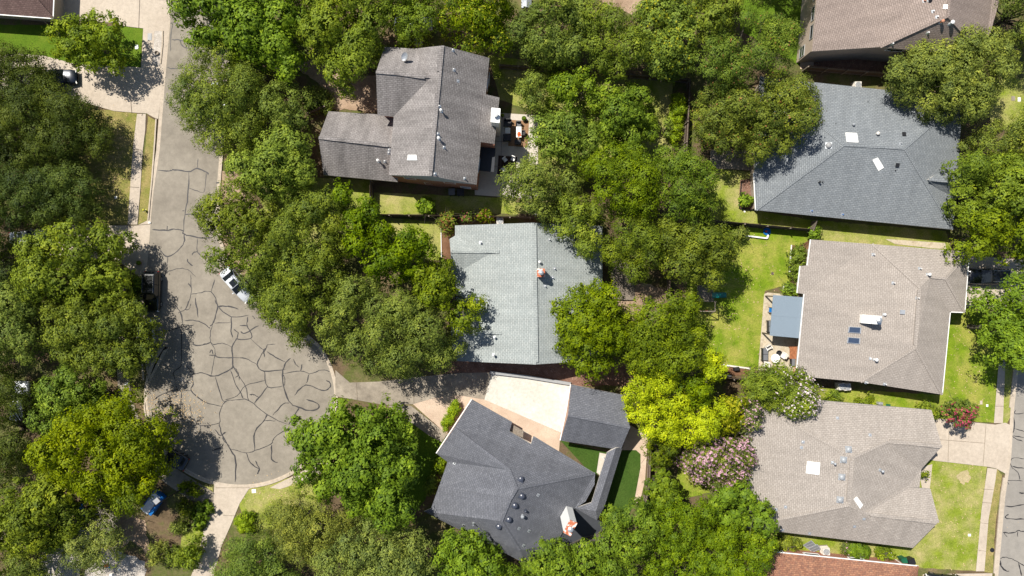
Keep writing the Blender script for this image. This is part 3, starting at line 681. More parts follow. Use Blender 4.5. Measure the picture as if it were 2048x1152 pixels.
# C : charcoal house with breezeway and garage
Cc = house('charcoal-roofed house of angled hips with white flared chimney, breezeway and detached garage', 1030, 980)
mC = [M['roofC'], M['offwhite'], M['brick_pink']]
roof(Cc, dict(p1=(944, 799, 2.7), p2=(1024, 844, 2.7), p3=(1019, 863, 2.9), p4=(1062, 888, 2.9), p5=(1067, 872, 2.7), p6=(1190, 947, 2.7), p7=(1189, 969, 2.7), p8=(1171, 1003, 2.7), p9=(1149, 1018, 2.7), p10=(1115, 1085, 2.7), p11=(1052, 1128, 2.7), p12=(848, 1023, 2.7), p13=(895, 924, 2.7), p14=(873, 907, 2.7),
     R0=(908, 856, 4.1), R1=(1019, 940, 6.0), R2=(1034, 977, 6.3), R3=(1003, 1042, 6.0), R4=(1040, 1101, 4.2), W0=(877, 975, 3.1), W1=(1020, 1000, 6.3), Ws=(862, 1017, 2.75)),
     ['p1 R0 R1 R2 p6 p5 p4 p3 p2', 'p14 p13 R1 R0', 'p13 W0 W1 R2 R1', 'W0 Ws R3 W1', 'Ws p12 p11 R4 R3', 'R2 W1 R3 R4 p11 p10 p9 p8 p7 p6'],
     2.5, mC, M['brick_pink'], ['R0 R1', 'R1 R2', 'R2 W1', 'W1 R3', 'R3 R4', 'R2 p6', 'W0 W1'], gutters=['p14 p1'])
roof(Cc, dict(nw=(1142, 769, 2.7), ne=(1245, 790, 2.7), e=(1260, 855, 4.5), se=(1241, 900, 2.7), sw=(1121, 881, 2.7), w=(1136, 830, 4.5)),
     ['nw w e ne', 'w sw se e'], 2.5, mC, M['brick_pink'], ['w e'], gutters=['nw sw'], over=0.25)
roof(Cc, dict(a=(1214, 905, 2.65), b=(1245, 894, 2.65), r1=(1232, 896, 3.2), b2=(1209, 1013, 2.65), r2=(1192, 1022, 3.2), s=(1194, 1041, 2.65), a2=(1183, 1005, 2.65), a3=(1150, 1016, 2.65)),
     ['a r1 r2 a2', 'r1 b b2 r2', 'r2 b2 s a3 a2'], 2.46, mC, M['brick_pink'], walls=False, capmat=None)
for (x, y) in ((1212, 925), (1204, 955), (1196, 985), (1234, 925), (1222, 965), (1212, 1000)): mb = MB(); mb.cyl(P(x*1.0-(x-1024)*.03, y-(y-576)*.03, 0), P(x-(x-1024)*.03, y-(y-576)*.03, 0)+Vector((0, 0, 2.5)), 0.09, n=8); mb.build('breezeway_post', M['white'], Cc)
mb = MB(); mb.prism([tuple(P(x, y, 2.55)[:2]) for x, y in ((1150, 1014), (1206, 1046), (1216, 1052), (1212, 1075), (1170, 1100), (1114, 1080))], 2.35, 2.5)
mb.build('flat_roof', M['canopy_black'], Cc)
mb = MB(); mb.prism([tuple(P(x, y, 2.55)[:2]) for x, y in ((1156, 1022), (1200, 1048), (1206, 1056), (1204, 1068), (1170, 1090), (1124, 1076))], 0, 2.36)
o = mb.build('wall', M['brick_pink'], Cc); uv_slope(o.data)
mb = MB(); mb.prism([tuple(P(x, y, 2.6)[:2]) for x, y in ((1024, 850), (1047, 863), (1046, 877), (1019, 864))], 2.1, 2.2)
mb.build('entry_canopy', M['wood'], Cc)
# D : blue-grey hip roof
Dd = house('wide hip-roofed house with blue-grey shingles, two white skylights', 1700, 300)
mD = [M['roofD'], M['offwhite'], M['offwhite']]
roof(Dd, dict(nw=(1520, 153, 2.7), ne=(1925, 196, 2.7), e1=(1918, 320, 2.7), se=(1906, 459, 2.7), sw=(1512, 420, 2.7), w1=(1508, 346, 2.7), ra=(1688, 290, 5.0), rb=(1809, 297, 5.0)),
     ['nw ra rb ne', 'ra sw se rb', 'nw w1 sw ra', 'rb se e1 ne'], 2.5, mD, M['brick_tan'], ['ra rb', 'ra sw', 'rb ne', 'rb se', 'ra nw'], gutters=['w1 sw'])
roof(Dd, dict(a=(1912, 337, 2.7), r=(1950, 368, 4.4), b=(1940, 396, 2.7), b2=(1893, 395, 2.7), r2=(1858, 359, 4.4), a2=(1885, 336, 2.7), a0=(1945, 340, 2.7)),
     ['a2 r2 r a0 a', 'r2 b2 b r'], 2.505, mD, M['brick_tan'], ['r r2'])
# E : taupe roof with metal patio cover
E = house('taupe-roofed house with white box chimney and twin dark skylights', 1760, 640)
mE = [M['roofE'], M['offwhite'], M['brick_tan']]
roof(E, dict(a=(1622, 479, 3.2), b=(1615, 531, 3.2), c=(1601, 532, 3.2), d=(1595, 586, 3.2), e=(1609, 588, 3.2), f=(1593, 752, 3.2), g=(1721, 764, 3.2), h=(1884, 789, 3.2), i=(1900, 623, 3.2), j=(1929, 624, 3.2), k=(1938, 504, 3.2), l=(1744, 488, 3.2),
     R1=(1831, 696, 4.8), R2=(1840, 576, 4.8), R3=(1860, 554, 4.5), R4=(1891, 557, 4.5)),
     ['a l R2 R1 g f e d c b', 'l k R4 R3 R2', 'k j R4', 'R4 j i R3', 'R3 i h R1 R2', 'R1 h g'], 3.0, mE, M['brick_tan'],
     ['R1 R2', 'R3 R4', 'R1 g', 'R1 h', 'R4 k', 'R4 j', 'l R2'], over=0.9, gutters=['a b', 'c d', 'e f', 'h i', 'i j', 'j k'])
# F : taupe roof, east road
Fh = house('taupe-roofed house with square white skylight and four round grey roof domes facing the east driveway', 1690, 950)
mF = [M['roofF'], M['trimgrey'], M['brick_tan']]
roof(Fh, dict(nw=(1494, 799, 2.7), n1=(1645, 801, 2.7), ne=(1863, 820, 2.7), r1=(1884, 893, 4.0), e1=(1843, 938, 2.7), e2=(1839, 975, 2.7), e3=(1861, 978, 2.7), r3=(1878, 1043, 4.1), se=(1826, 1096, 2.7), sw=(1480, 1054, 2.7),
     A=(1706, 916, 4.5), B=(1698, 1010, 4.5), C=(1774, 884, 4.0), D=(1730, 1026, 4.1), G=(1816, 974, 2.75)),
     ['nw n1 ne r1 C A', 'C r1 e1', 'A C e1 e2 G D B', 'D G e3 r3', 'B D r3 se sw', 'nw A B sw'], 2.5, mF, M['brick_tan'],
     ['A B', 'A nw', 'B sw', 'C r1', 'D r3', 'A C', 'B D', 'C e1', 'D G'])
# G : top right two storey
G = house('two-storey pinkish-brown roofed house at the top right with dark-framed windows', 1760, 20)
mG = [M['roofG'], M['siding_tan'], M['siding_tan']]
roof(G, dict(sw=(1624, 102.6, 5.5), s1=(1760, 94, 5.5), s2=(1838, 101, 5.5), se=(1968, 112, 5.5), e=(2002, -10, 5.5), ne=(2010, -190, 5.5), nw=(1650, -190, 5.5), A=(1896, 32, 8.6), B=(1905, -110, 8.6)),
     ['sw s1 A B nw', 's1 s2 se A', 'A se e ne B', 'B ne nw'], 5.3, mG, M['brick_tan'], ['A B', 's1 A', 'A se'])
# H : bottom right
Hh = house('red-brown shingled brick house cut off by the bottom edge, white eave line', 1700, 1200)
mH = [M['roofH'], M['white'], M['brick_red']]
roof(Hh, dict(nw=(1500, 1100, 2.7), ne=(1837, 1133, 2.7), se=(1815, 1420, 2.7), sw=(1475, 1390, 2.7), ra=(1560, 1245, 6), rb=(1720, 1262, 6)),
     ['nw ne rb ra', 'ne se rb', 'se sw ra rb', 'sw nw ra'], 2.5, mH, M['brick_red'], ['ra rb', 'nw ra', 'ne rb'], over=0.35, gutters=['nw ne'])
# I : top left
I = house('dark red roofed house corner at the top left with pale brick wall', -40, -60)
mI = [M['roofI'], M['white'], M['brick_tan']]
roof(I, dict(se=(105, 36, 2.7), ne=(116, -210, 2.7), nw=(-220, -210, 2.7), sw=(-220, 12, 2.7), ra=(-10, -95, 6.2), rb=(-110, -98, 6.2)),
     ['sw se ra rb', 'se ne ra', 'ne nw rb ra', 'nw sw rb'], 2.5, mI, M['brick_tan'], ['ra rb', 'se ra'], gutters=['sw se', 'se ne'])

# windows: frame part with a pane sub-part, set 2 cm proud of the wall
def window(root, p0, p1, z0, z1, frame='white'):
    p0 = Vector(p0); p1 = Vector(p1); t = (p1-p0).normalized(); nn = Vector((t.y, -t.x, 0))
    c = (p0+p1)/2+nn*0.03; L = (p1-p0).length; R = Matrix((t, nn, Vector((0, 0, 1)))).transposed()
    mb = MB(); hh = z1-z0
    for s in (-1, 1):
        mb.box(c+t*s*(L/2)+Vector((0, 0, (z0+z1)/2)), (0.09, 0.09, hh+0.09), R=R)
        mb.box(c+Vector((0, 0, z0 if s < 0 else z1)), (L-0.09, 0.085, 0.09), R=R)
    mb.box(c+Vector((0, 0, (z0+z1)/2)), (L-0.09, 0.06, 0.05), R=R)
    fo = mb.build('window', M[frame], root)
    g = MB(); g.box(c-nn*0.012+Vector((0, 0, (z0+z1)/2)), (L-0.09, 0.03, hh-0.09), R=R); g.build('pane', M['glass'], fo)
def wall_windows(root, a, b, h, over, specs, frame='white'):
    """a, b: eave corners in pixels at height h (walking with the outside on the right); specs: (t, width, z0, z1)"""
    A_, B_ = P(a[0], a[1], h), P(b[0], b[1], h); A_.z = B_.z = 0
    t = (B_-A_).normalized(); nn = Vector((t.y, -t.x, 0)); L = (B_-A_).length
    for (f, wd, z0, z1) in specs:
        c = A_+t*L*f-nn*over
        window(root, c-t*wd/2, c+t*wd/2, z0, z1, frame)
# outside on the right of a->b: for a south wall walk west->east
wall_windows(A, (777.5, 350), (953, 369), 5.5, 0.12, [(0.22, 1.3, 3.6, 4.9), (0.45, 1.8, 0.9, 2.2), (0.68, 1.3, 3.6, 4.9), (0.85, 1.2, 0.9, 2.1)])
wall_windows(A, (953, 369), (963, 284), 5.5, 0.12, [(0.5, 1.6, 3.5, 4.8)])
wall_windows(A, (973.5, 189), (979, 116), 5.5, 0.12, [(0.35, 1.2, 3.5, 4.8), (0.7, 1.2, 0.9, 2.2)])
wall_windows(G, (1650, -190), (1624, 102.6), 5.5, 0.45, [(0.56, 1.6, 3.5, 4.8), (0.70, 1.6, 3.5, 4.8), (0.83, 1.6, 3.5, 4.8), (0.92, 1.2, 0.9, 2.2)], 'trimgrey')
wall_windows(G, (1760, 94), (1968, 112), 5.5, 0.45, [(0.21, 1.9, 3.6, 4.8), (0.62, 1.2, 3.6, 4.8)])
wall_windows(Hh, (1837, 1133), (1500, 1100), 2.7, 0.35, [(0.33, 1.8, 0.9, 2.1), (0.60, 1.8, 0.9, 2.1), (0.80, 1.0, 0.9, 2.0)])
wall_windows(B, (913, 722), (1205, 720), 2.7, 0.45, [(0.35, 1.5, 0.9, 2.0), (0.75, 1.5, 0.9, 2.0)])
wall_windows(Dd, (1512, 420), (1906, 459), 2.7, 0.45, [(0.2, 1.5, 0.9, 2.0), (0.5, 1.8, 0.9, 2.0), (0.8, 1.5, 0.9, 2.0)])
wall_windows(E, (1593, 752), (1884, 789), 3.2, 0.9, [(0.25, 1.5, 0.9, 2.0), (0.6, 1.8, 0.9, 2.0)])
wall_windows(Fh, (1480, 1054), (1826, 1096), 2.7, 0.45, [(0.3, 1.5, 0.9, 2.0), (0.7, 1.8, 0.9, 2.0)])
wall_windows(Fh, (1839, 975), (1843, 938), 2.7, 0.45, [(0.5, 1.2, 0.9, 2.1)])
wall_windows(I, (-220, 12), (105, 36), 2.7, 0.45, [(0.78, 1.5, 0.9, 2.1)])
wall_windows(Cc, (1190, 947), (1067, 872), 2.7, 0.45, [(0.3, 1.5, 0.8, 2.0), (0.7, 1.5, 0.8, 2.0)])
wall_windows(Cc, (1024, 844), (944, 799), 2.7, 0.45, [(0.5, 1.5, 0.8, 2.0)])
def garage_door(root, a, b, h, over, f, wd):
    A_, B_ = P(a[0], a[1], h), P(b[0], b[1], h); A_.z = B_.z = 0
    t = (B_-A_).normalized(); nn = Vector((t.y, -t.x, 0)); L = (B_-A_).length; c = A_+t*L*f-nn*(over-0.03)
    R = Matrix((t, nn, Vector((0, 0, 1)))).transposed(); mb = MB()
    for k in range(4): mb.box(c+Vector((0, 0, 0.14+0.27+k*0.54)), (wd, 0.06, 0.52), R=R)
    mb.build('garage_door', M['white'], root)
garage_door(Cc, (1142, 769), (1121, 881), 2.7, 0.25, 0.5, 4.8)
garage_door(Fh, (1884, 893), (1863, 820), 2.7, 0.45, 0.45, 2.6)
garage_door(E, (1929, 624), (1938, 504), 3.2, 0.9, 0.5, 4.8)

# roof fittings --------------------------------------------------
BV = []
for root, vs, fs in ROOFS: BV.append((root, BVHTree.FromPolygons([tuple(v) for v in vs], fs)))
def on_roof(px, py):
    dr = (P(px, py, 0)-Vector((0, 0, HCAM))).normalized(); best = None
    for root, bv in BV:
        loc, nrm, i, dist = bv.ray_cast(Vector((0, 0, HCAM)), dr)
        if loc is not None and (best is None or dist < best[2]):
            if nrm.z < 0: nrm = -nrm
            best = (loc, nrm, dist, root)
    return best
def frame_at(nrm, spin=0.0):
    u = Vector((0, 0, 1)).cross(nrm)
    if u.length < 1e-3: u = Vector((1, 0, 0))
    u.normalize(); v = nrm.cross(u)
    c, s = math.cos(spin), math.sin(spin)
    u2 = u*c+v*s; v2 = nrm.cross(u2)
    return Matrix((u2, v2, nrm)).transposed()
def vent(px, py, mat='pvc', r=0.06, h=0.45, capr=0.0, flash=True, flashmat='galv'):
    b = on_roof(px, py)
    if not b: return
    loc, nrm, _, root = b; R = frame_at(nrm)
    mb = MB()
    if flash: mb.box(loc+nrm*0.012, (0.34, 0.34, 0.02), R=R, mi=1)
    mb.cyl(loc-Vector((0, 0, .05)), loc+Vector((0, 0, h)), r, n=10)
    if capr: mb.lathe(loc+Vector((0, 0, h)), [(capr*.8, 0), (capr, 0.04), (capr, 0.12), (capr*0.5, 0.2), (0.02, 0.22)], n=12)
    mb.build('vent_pipe', [M[mat], M[flashmat]], root)
for q in [(879, 213), (883, 223, 'pvc', .08, .6, .16), (876, 268), (878, 278, 'pvc', .09, .5, .17), (888, 295), (870, 348), (929, 357), (906, 101), (908, 140), (758, 323, 'pvc', .08, .7, .17), (770, 323), (779, 300), (778, 306), (916, 162, 'pvc', .03, .1)]:
    vent(*q)
for q in [(961, 485, 'pvc', .08, .3, .13), (1099, 479), (1079, 524, 'pvc', .10, .35, .16), (1109, 537), (1105, 555), (1090, 572), (989, 674, 'pvc', .09, .45, .15), (987, 709, 'pvc', .09, .6, .16)]: vent(*q)
for q in [(927, 1050, 'black', .06, .3), (947, 1046, 'greyplastic', .06, .8), (909, 926, 'black', .05, .2), (1051, 1021, 'darkdome', .09, .25, .14, True, 'darkdome'), (1045, 1031, 'greyplastic', .13, .4, .2), (1076, 990, 'darkdome', .05, .15), (1038, 1057, 'darkdome', .05, .15), (1058, 1062, 'darkdome', .05, .15), (1047, 1091, 'darkdome', .05, .2)]: vent(*q)
for q in [(1705, 250, 'greyplastic', .1, .25, .16), (1753, 268, 'offwhite', .13, .3, .2), (1637, 365, 'black', .08, .35, .12), (1644, 364, 'black', .05, .3), (1671, 247, 'black', .04, .15), (1735, 204, 'black', .05, .15), (1801, 287, 'trimgrey', .05, .3), (1790, 341, 'black', .05, .2), (1623, 422, 'blue', .05, .25), (1685, 429, 'blue', .05, .25)]: vent(*q)
for q in [(1746, 509), (1786, 566), (1839, 537), (1855, 549, 'pvc', .1, .4, .19), (1834, 596), (1768, 629, 'pvc', .1, .2, .15), (1732, 765), (1769, 768), (1749, 719, 'pvc', .12, .45, .2), (1741, 717, 'pvc', .1, .1)]: vent(*q)
for q in [(1675, 836, 'galv', .05, .12), (1740, 870, 'galv', .09, .1), (1606, 884, 'galv', .09, .1), (1603, 895, 'galv', .07, .08), (1665, 925, 'galv', .08, .6, .14), (1760, 940, 'galv', .08, .6, .16), (1728, 1038, 'galv', .09, .1), (1709, 1053, 'galv', .06, .1), (1571, 1014, 'galv', .07, .1), (1552, 1019, 'galv', .08, .1), (1619, 1067, 'galv', .06, .1), (1565, 1060, 'galv', .05, .1)]: vent(*q)
for q in [(1866, 23, 'pvc', .07, .25), (1874, 34, 'pvc', .07, .25), (1855, 66, 'pvc', .08, .3), (1784, 88, 'pvc', .08, .3), (1881, 45, 'terracotta', .10, .4, .18), (1899, 48, 'pvc', .12, .5, .22), (1858, 1, 'black', .1, .2, .2), (1848, 2, 'terracotta', .08, .3)]: vent(*q)
def dome(px, py, mat, r=0.36, fl='galv'):
    b = on_roof(px, py)
    if not b: return
    loc, nrm, _, root = b; R = frame_at(nrm); mb = MB()
    mb.box(loc+nrm*0.015, (r*2.1, r*2.1, 0.03), R=R, mi=1)
    prof = [(r*0.9, 0.02), (r, 0.08), (r*0.96, 0.16), (r*0.75, 0.27), (r*0.4, 0.33), (0.03, 0.35)]
    mb.lathe(loc, prof, n=20); o = mb.build('roof_dome', [M[mat], M[fl]], root)
for x, y in ((1042, 958), (1044, 992), (1030, 1011), (1018, 1039), (998, 1053)): dome(x, y, 'darkdome', 0.34, 'darkdome')
for x, y in ((1697, 899), (1687, 919.5), (1683.5, 954), (1680, 999.5)): dome(x, y, 'greyplastic', 0.36)
dome(1657, 291, 'trimgrey', 0.34)
def skylight(corners, glassmat, framemat='white', th=0.12):
    pts = []; root = None; nrm = None
    for x, y in corners:
        b = on_roof(x, y); pts.append(b[0]); root = b[3]; nrm = b[1]
    c = sum(pts, Vector())/4; mb = MB(); ins = [p+(c-p)*0.16 for p in pts]
    up = nrm*th
    vs = [p-nrm*.02 for p in pts]+[p+up for p in pts]+[p+up for p in ins]
    fs = []
    for i in range(4):
        j = (i+1) % 4; fs += [(i, j, 4+j, 4+i), (4+i, 4+j, 8+j, 8+i)]
    mb.add(vs, fs); fo = mb.build('skylight', M[framemat], root)
    g = MB(); g.add([p+up*0.9 for p in ins], [(0, 1, 2, 3)]); o = g.build('pane', M[glassmat], fo)
M['whiteglass'] = flat('diffuser_glass', (0.80, 0.80, 0.80), 0.15, var=0.02, spec=0.8)
skylight([(817, 310), (834, 310), (835, 321), (816, 321)], 'whiteglass')
skylight([(1690, 266), (1713, 267), (1716, 286), (1693, 285)], 'whiteglass')
skylight([(1744, 320), (1755, 315), (1767, 335), (1756, 342)], 'whiteglass')
skylight([(1697, 653), (1722, 654.5), (1721, 667), (1695, 665)], 'skyglass', 'galv')
skylight([(1695, 674), (1720, 676), (1719, 688), (1693, 686)], 'skyglass', 'galv')
skylight([(1614, 922), (1640, 925), (1638, 949.5), (1611, 946)], 'whiteglass')
skylight([(1707, 999), (1713, 993), (1725, 1009), (1719, 1017)], 'whiteglass', 'white')
skylight([(1887, 10), (1895, 11), (1894, 18), (1885, 17)], 'whiteglass')
def box_vent(px, py, mat='black', s=0.35):
    b = on_roof(px, py); loc, nrm, _, root = b
    mb = MB(); mb.box(loc+nrm*0.06, (s, s*1.2, 0.12), R=frame_at(nrm)); mb.box(loc+nrm*0.15, (s*1.15, s*1.3, 0.05), R=frame_at(nrm)); mb.build('box_vent', M[mat], root)
box_vent(1807, 269); box_vent(1794, 330); box_vent(1804, 624, 'galv', .42)
# low ridge vents: long raised shingled boxes beside the ridges
def ridge_vent(a, b, mat, wd=0.42, hgt=0.10):
    A_, B_ = on_roof(*a), on_roof(*b)
    if not A_ or not B_: return
    mb = MB(); n = A_[1]
    mb.bar(A_[0]+n*hgt*0.4, B_[0]+n*hgt*0.4, wd, hgt)
    o = mb.build('ridge_vent', M[mat], A_[3]); uv_slope(o.data)
ridge_vent((880, 100), (878, 143), 'roofA'); ridge_vent((760, 143), (850, 155), 'roofA'); ridge_vent((875, 186), (862, 342), 'roofA')
ridge_vent((646, 276), (776, 291), 'roofA'); ridge_vent((1068, 450), (1072, 724), 'roofB', .5); ridge_vent((963, 502), (999, 504), 'roofB')
ridge_vent((960, 664), (1004, 666), 'roofB'); ridge_vent((1838, 580), (1830, 690), 'roofE', .42); ridge_vent((1703, 920), (1696, 1003), 'roofF')
ridge_vent((1778, 882), (1880, 893), 'roofF'); ridge_vent((1740, 1028), (1872, 1044), 'roofF'); ridge_vent((1868, 359), (1903, 363), 'roofD', .3)
# chimneys (> chimney_cap, flue)
def chimney(root, corners_px, ztop, zbase, mat, capmat, flue=0.18, flat_cap=True, flh=0.45, flmat='galv'):
    q = [P(x, y, ztop) for x, y in corners_px]; mb = MB()
    c = sum(q, Vector())/4; inn = [(p.x+(c.x-p.x)*.08, p.y+(c.y-p.y)*.08) for p in q]
    mb.prism(inn, zbase, ztop-0.12); ch = mb.build('chimney', M[mat], root); uv_slope(ch.data)
    k = MB(); k.prism([(p.x, p.y) for p in q], ztop-0.12, ztop); k.build('chimney_cap', M[capmat], ch)
    f = MB(); f.cyl((c.x, c.y, ztop-.01), (c.x, c.y, ztop+flh), flue*.8, n=14); f.lathe((c.x, c.y, ztop+flh), [(flue, 0), (flue*1.25, .04), (flue*1.25, .12), (flue*.5, .22), (.02, .23)], n=16)
    f.build('flue', M[flmat], ch)
chimney(A, [(983, 215), (1001, 217), (999, 246), (981, 244)], 7.0, 0, 'white', 'white', .24, flh=.35, flmat='white')
chimney(B, [(1074, 537), (1090, 537), (1090, 554), (1074, 554)], 6.6, 3.5, 'offwhite', 'rust', .22)
chimney(E, [(1746, 631), (1764, 632), (1763, 649), (1745, 648)], 5.7, 3.5, 'white', 'white', .24)
# sloping saddle leading to chimney E
mb = MB(); t0 = [P(1725, 629, 4.5), P(1723, 646, 4.5)]; t1 = [P(1748, 631.5, 5.55), P(1747, 648, 5.55)]
mb.add([t0[0], t0[1], t1[1], t1[0], t0[0]-Vector((0, 0, .6)), t0[1]-Vector((0, 0, .6)), t1[1]-Vector((0, 0, 2)), t1[0]-Vector((0, 0, 2))], [(0, 1, 2, 3), (0, 4, 5, 1), (1, 5, 6, 2), (2, 6, 7, 3), (3, 7, 4, 0)])
mb.build('chimney_saddle', M['white'], E)
chimney(Cc, [(1140, 1040), (1155, 1046), (1141, 1073), (1126, 1065)], 8.2, 2.3, 'white', 'rust', .24)
# satellite dish of house A
b = on_roof(812, 120); loc = b[0]
mb = MB(); mb.cyl(loc, loc+Vector((0, 0, .5)), .03, n=8); top = loc+Vector((0.0, 0.15, 0.75)); mb.cyl(loc+Vector((0, 0, .5)), top, .03, n=8)
dr = Vector((-0.35, -0.45, 0.82)).normalized(); R = frame_at(dr); vs = []; fs = []; rr = [0, .15, .3, .42]; dz = [0, .015, .05, .11]; n = 20
for k, r_ in enumerate(rr):
    for i in range(n):
        t = 2*math.pi*i/n; vs.append(top+R @ Vector((r_*math.cos(t)*.85, r_*math.sin(t)*1.25, dz[k])))
for k in range(3):
    for i in range(n): fs.append((k*n+i, k*n+(i+1) % n, (k+1)*n+(i+1) % n, (k+1)*n+i))
mb.add(vs, fs); mb.cyl(top+R @ Vector((0, -.45, .05)), top+R @ Vector((0, -.1, .5)), .015, n=6)
mb.build('satellite_dish', M['galv'], A)
# ------------------------------------------------------------------ trees and shrubs
def leaf_mesh(name, cen, nrm, size, tint, mat, parent):
    """cen Nx3, nrm Nx3, size N: one rhombic leaf cluster face each"""
    N = len(cen); rn = np.random.default_rng(N)
    rnd_ = rn.normal(size=(N, 3)); u = np.cross(nrm, rnd_); u /= (np.linalg.norm(u, axis=1, keepdims=True)+1e-9)
    v = np.cross(nrm, u)
    su = size[:, None]; sv = su*rn.uniform(0.42, 0.7, (N, 1))
    V = np.stack([cen-u*su, cen-v*sv, cen+u*su, cen+v*sv], 1).reshape(-1, 3).astype(np.float32)
    me = bpy.data.meshes.new(name)
    me.vertices.add(4*N); me.vertices.foreach_set('co', V.ravel())
    me.loops.add(4*N); me.loops.foreach_set('vertex_index', np.arange(4*N, dtype=np.int32))
    me.polygons.add(N); me.polygons.foreach_set('loop_start', np.arange(0, 4*N, 4, dtype=np.int32))
    a = me.attributes.new('tint', 'FLOAT', 'FACE'); a.data.foreach_set('value', tint.astype(np.float32))
    me.update(calc_edges=True)
    return link(name, me, [mat], parent)
def inside(poly, x, y):
    c = np.zeros(x.shape, bool); n = len(poly)
    for i in range(n):
        x1, y1 = poly[i]; x2, y2 = poly[(i+1) % n]
        k = ((y1 > y) != (y2 > y)) & (x < (x2-x1)*(y-y1)/(y2-y1+1e-12)+x1); c ^= k
    return c
def bdist(poly, x, y):
    d = np.full(x.shape, 1e9); n = len(poly)
    for i in range(n):
        x1, y1 = poly[i]; x2, y2 = poly[(i+1) % n]; dx, dy = x2-x1, y2-y1
        t = np.clip(((x-x1)*dx+(y-y1)*dy)/(dx*dx+dy*dy+1e-9), 0, 1)
        d = np.minimum(d, np.hypot(x-x1-t*dx, y-y1-t*dy))
    return d
NL = [0]
def crown_points(poly, zt, zb, rn, lobe=1.5, dens=1.0, ls=1.0, tuft=0.34):
    poly = [(p.x, p.y) for p in poly]
    xs = np.array([p[0] for p in poly]); ys = np.array([p[1] for p in poly])
    area = 0.5*abs(sum(poly[i][0]*poly[(i+1) % len(poly)][1]-poly[(i+1) % len(poly)][0]*poly[i][1] for i in range(len(poly))))
    # lobes by dart throwing
    cand = int(area*14)+60
    cx = rn.uniform(xs.min(), xs.max(), cand); cy = rn.uniform(ys.min(), ys.max(), cand)
    ok = inside(poly, cx, cy); cx, cy = cx[ok], cy[ok]; bd = bdist(poly, cx, cy)
    sel = []; rmin = lobe*0.86
    for i in range(len(cx)):
        if bd[i] < lobe*0.32: continue
        if all((cx[i]-cx[j])**2+(cy[i]-cy[j])**2 > rmin*rmin for j in sel): sel.append(i)
    if not sel: sel = [int(np.argmax(bd))]
    if len(sel) > 12 and lobe > 0.8: sel = [i for i in sel if rn.uniform() > (0.16 if bd[i] < 0.9*lobe else 0.10)]
    X = cx[sel]; Y = cy[sel]; D = bd[sel]; Dm = max(D.max(), 0.3)
    k = np.clip(D/min(Dm, 4.2), 0, 1)
    H = zt-zb
    Z = zb+H*(0.30+0.70*np.sqrt(np.clip(1-(1-k)**2, 0, 1)))-lobe*0.5+rn.normal(0, 0.13*H, len(X))+0.16*H*(np.sin(X*0.95+zt*7)*np.cos(Y*0.85+zt*3)*1.3)
    Z = np.clip(Z, zb+0.3*lobe, zt)
    Rr = np.minimum(lobe*rn.uniform(0.5, 1.25, len(X)), D+0.35*lobe)
    # a second layer underneath gives the crown its body
    m = rn.uniform(size=len(X)) < 0.95
    X2 = X[m]+rn.normal(0, .5*lobe, m.sum()); Y2 = Y[m]+rn.normal(0, .5*lobe, m.sum()); Z2 = np.maximum(Z[m]-lobe*rn.uniform(0.9, 1.8, m.sum()), zb)
    ok2 = inside(poly, X2, Y2); X2, Y2, Z2 = X2[ok2], Y2[ok2], Z2[ok2]
    LX = np.concatenate([X, X2]); LY = np.concatenate([Y, Y2]); LZ = np.concatenate([Z, Z2])
    LR = np.concatenate([Rr, np.full(len(X2), lobe*.95)]); low = np.concatenate([np.zeros(len(X)), np.ones(len(X2))])
    cen = []; nr = []; ti = []
    for x, y, z, r, lo in zip(LX, LY, LZ, LR, low):
        nt_ = max(5, int((26 if lo < .5 else 13)*dens*r*r/ls))
        dirs = rn.normal(size=(nt_, 3)); dirs[:, 2] = np.abs(dirs[:, 2])*1.1-0.25
        dirs /= np.linalg.norm(dirs, axis=1, keepdims=True)
        tc = np.array([x, y, z])+dirs*(r*rn.uniform(0.70, 1.16, (nt_, 1)))*np.array([1, 1, 0.85])
        lt = rn.normal(0, 0.10)
        nl = int(19)
        off = rn.normal(0, tuft*0.58, (nt_, nl, 3))*np.array([1, 1, .65])
        c = tc[:, None, :]+off
        nn = dirs[:, None, :]*1.5+off/tuft*0.75+np.array([0, 0, 0.30])+rn.normal(0, 0.38, (nt_, nl, 3))
        t = 0.45+lt+rn.normal(0, 0.12, (nt_, 1))+rn.normal(0, 0.13, (nt_, nl))-0.05*lo
        cen.append(c.reshape(-1, 3)); nr.append(nn.reshape(-1, 3)); ti.append(t.ravel())
    cen = np.concatenate(cen); nr = np.concatenate(nr); ti = np.concatenate(ti)
    nr /= np.linalg.norm(nr, axis=1, keepdims=True)
    kk = cen[:, 2] > 0.12
    return cen[kk], nr[kk], np.clip(ti[kk], 0, 1), (X, Y, Z, Rr)
def limb(mb, a, b, r0, r1, rn, seg=4, sag=0.25, n=6):
    a = Vector(a); b = Vector(b); p = a; L = (b-a).length
    for i in range(1, seg+1):
        t = i/seg; q = a.lerp(b, t)
        if i < seg: q += Vector((rn.normal(0, .05*L), rn.normal(0, .05*L), rn.normal(0, .03*L)+sag*math.sin(math.pi*t)*0.3))
        mb.cyl(p, q, r0+(r1-r0)*(i-1)/seg, r0+(r1-r0)*t, n=n, cap=(i in (1, seg))); p = q
    return p
SEED = [100]
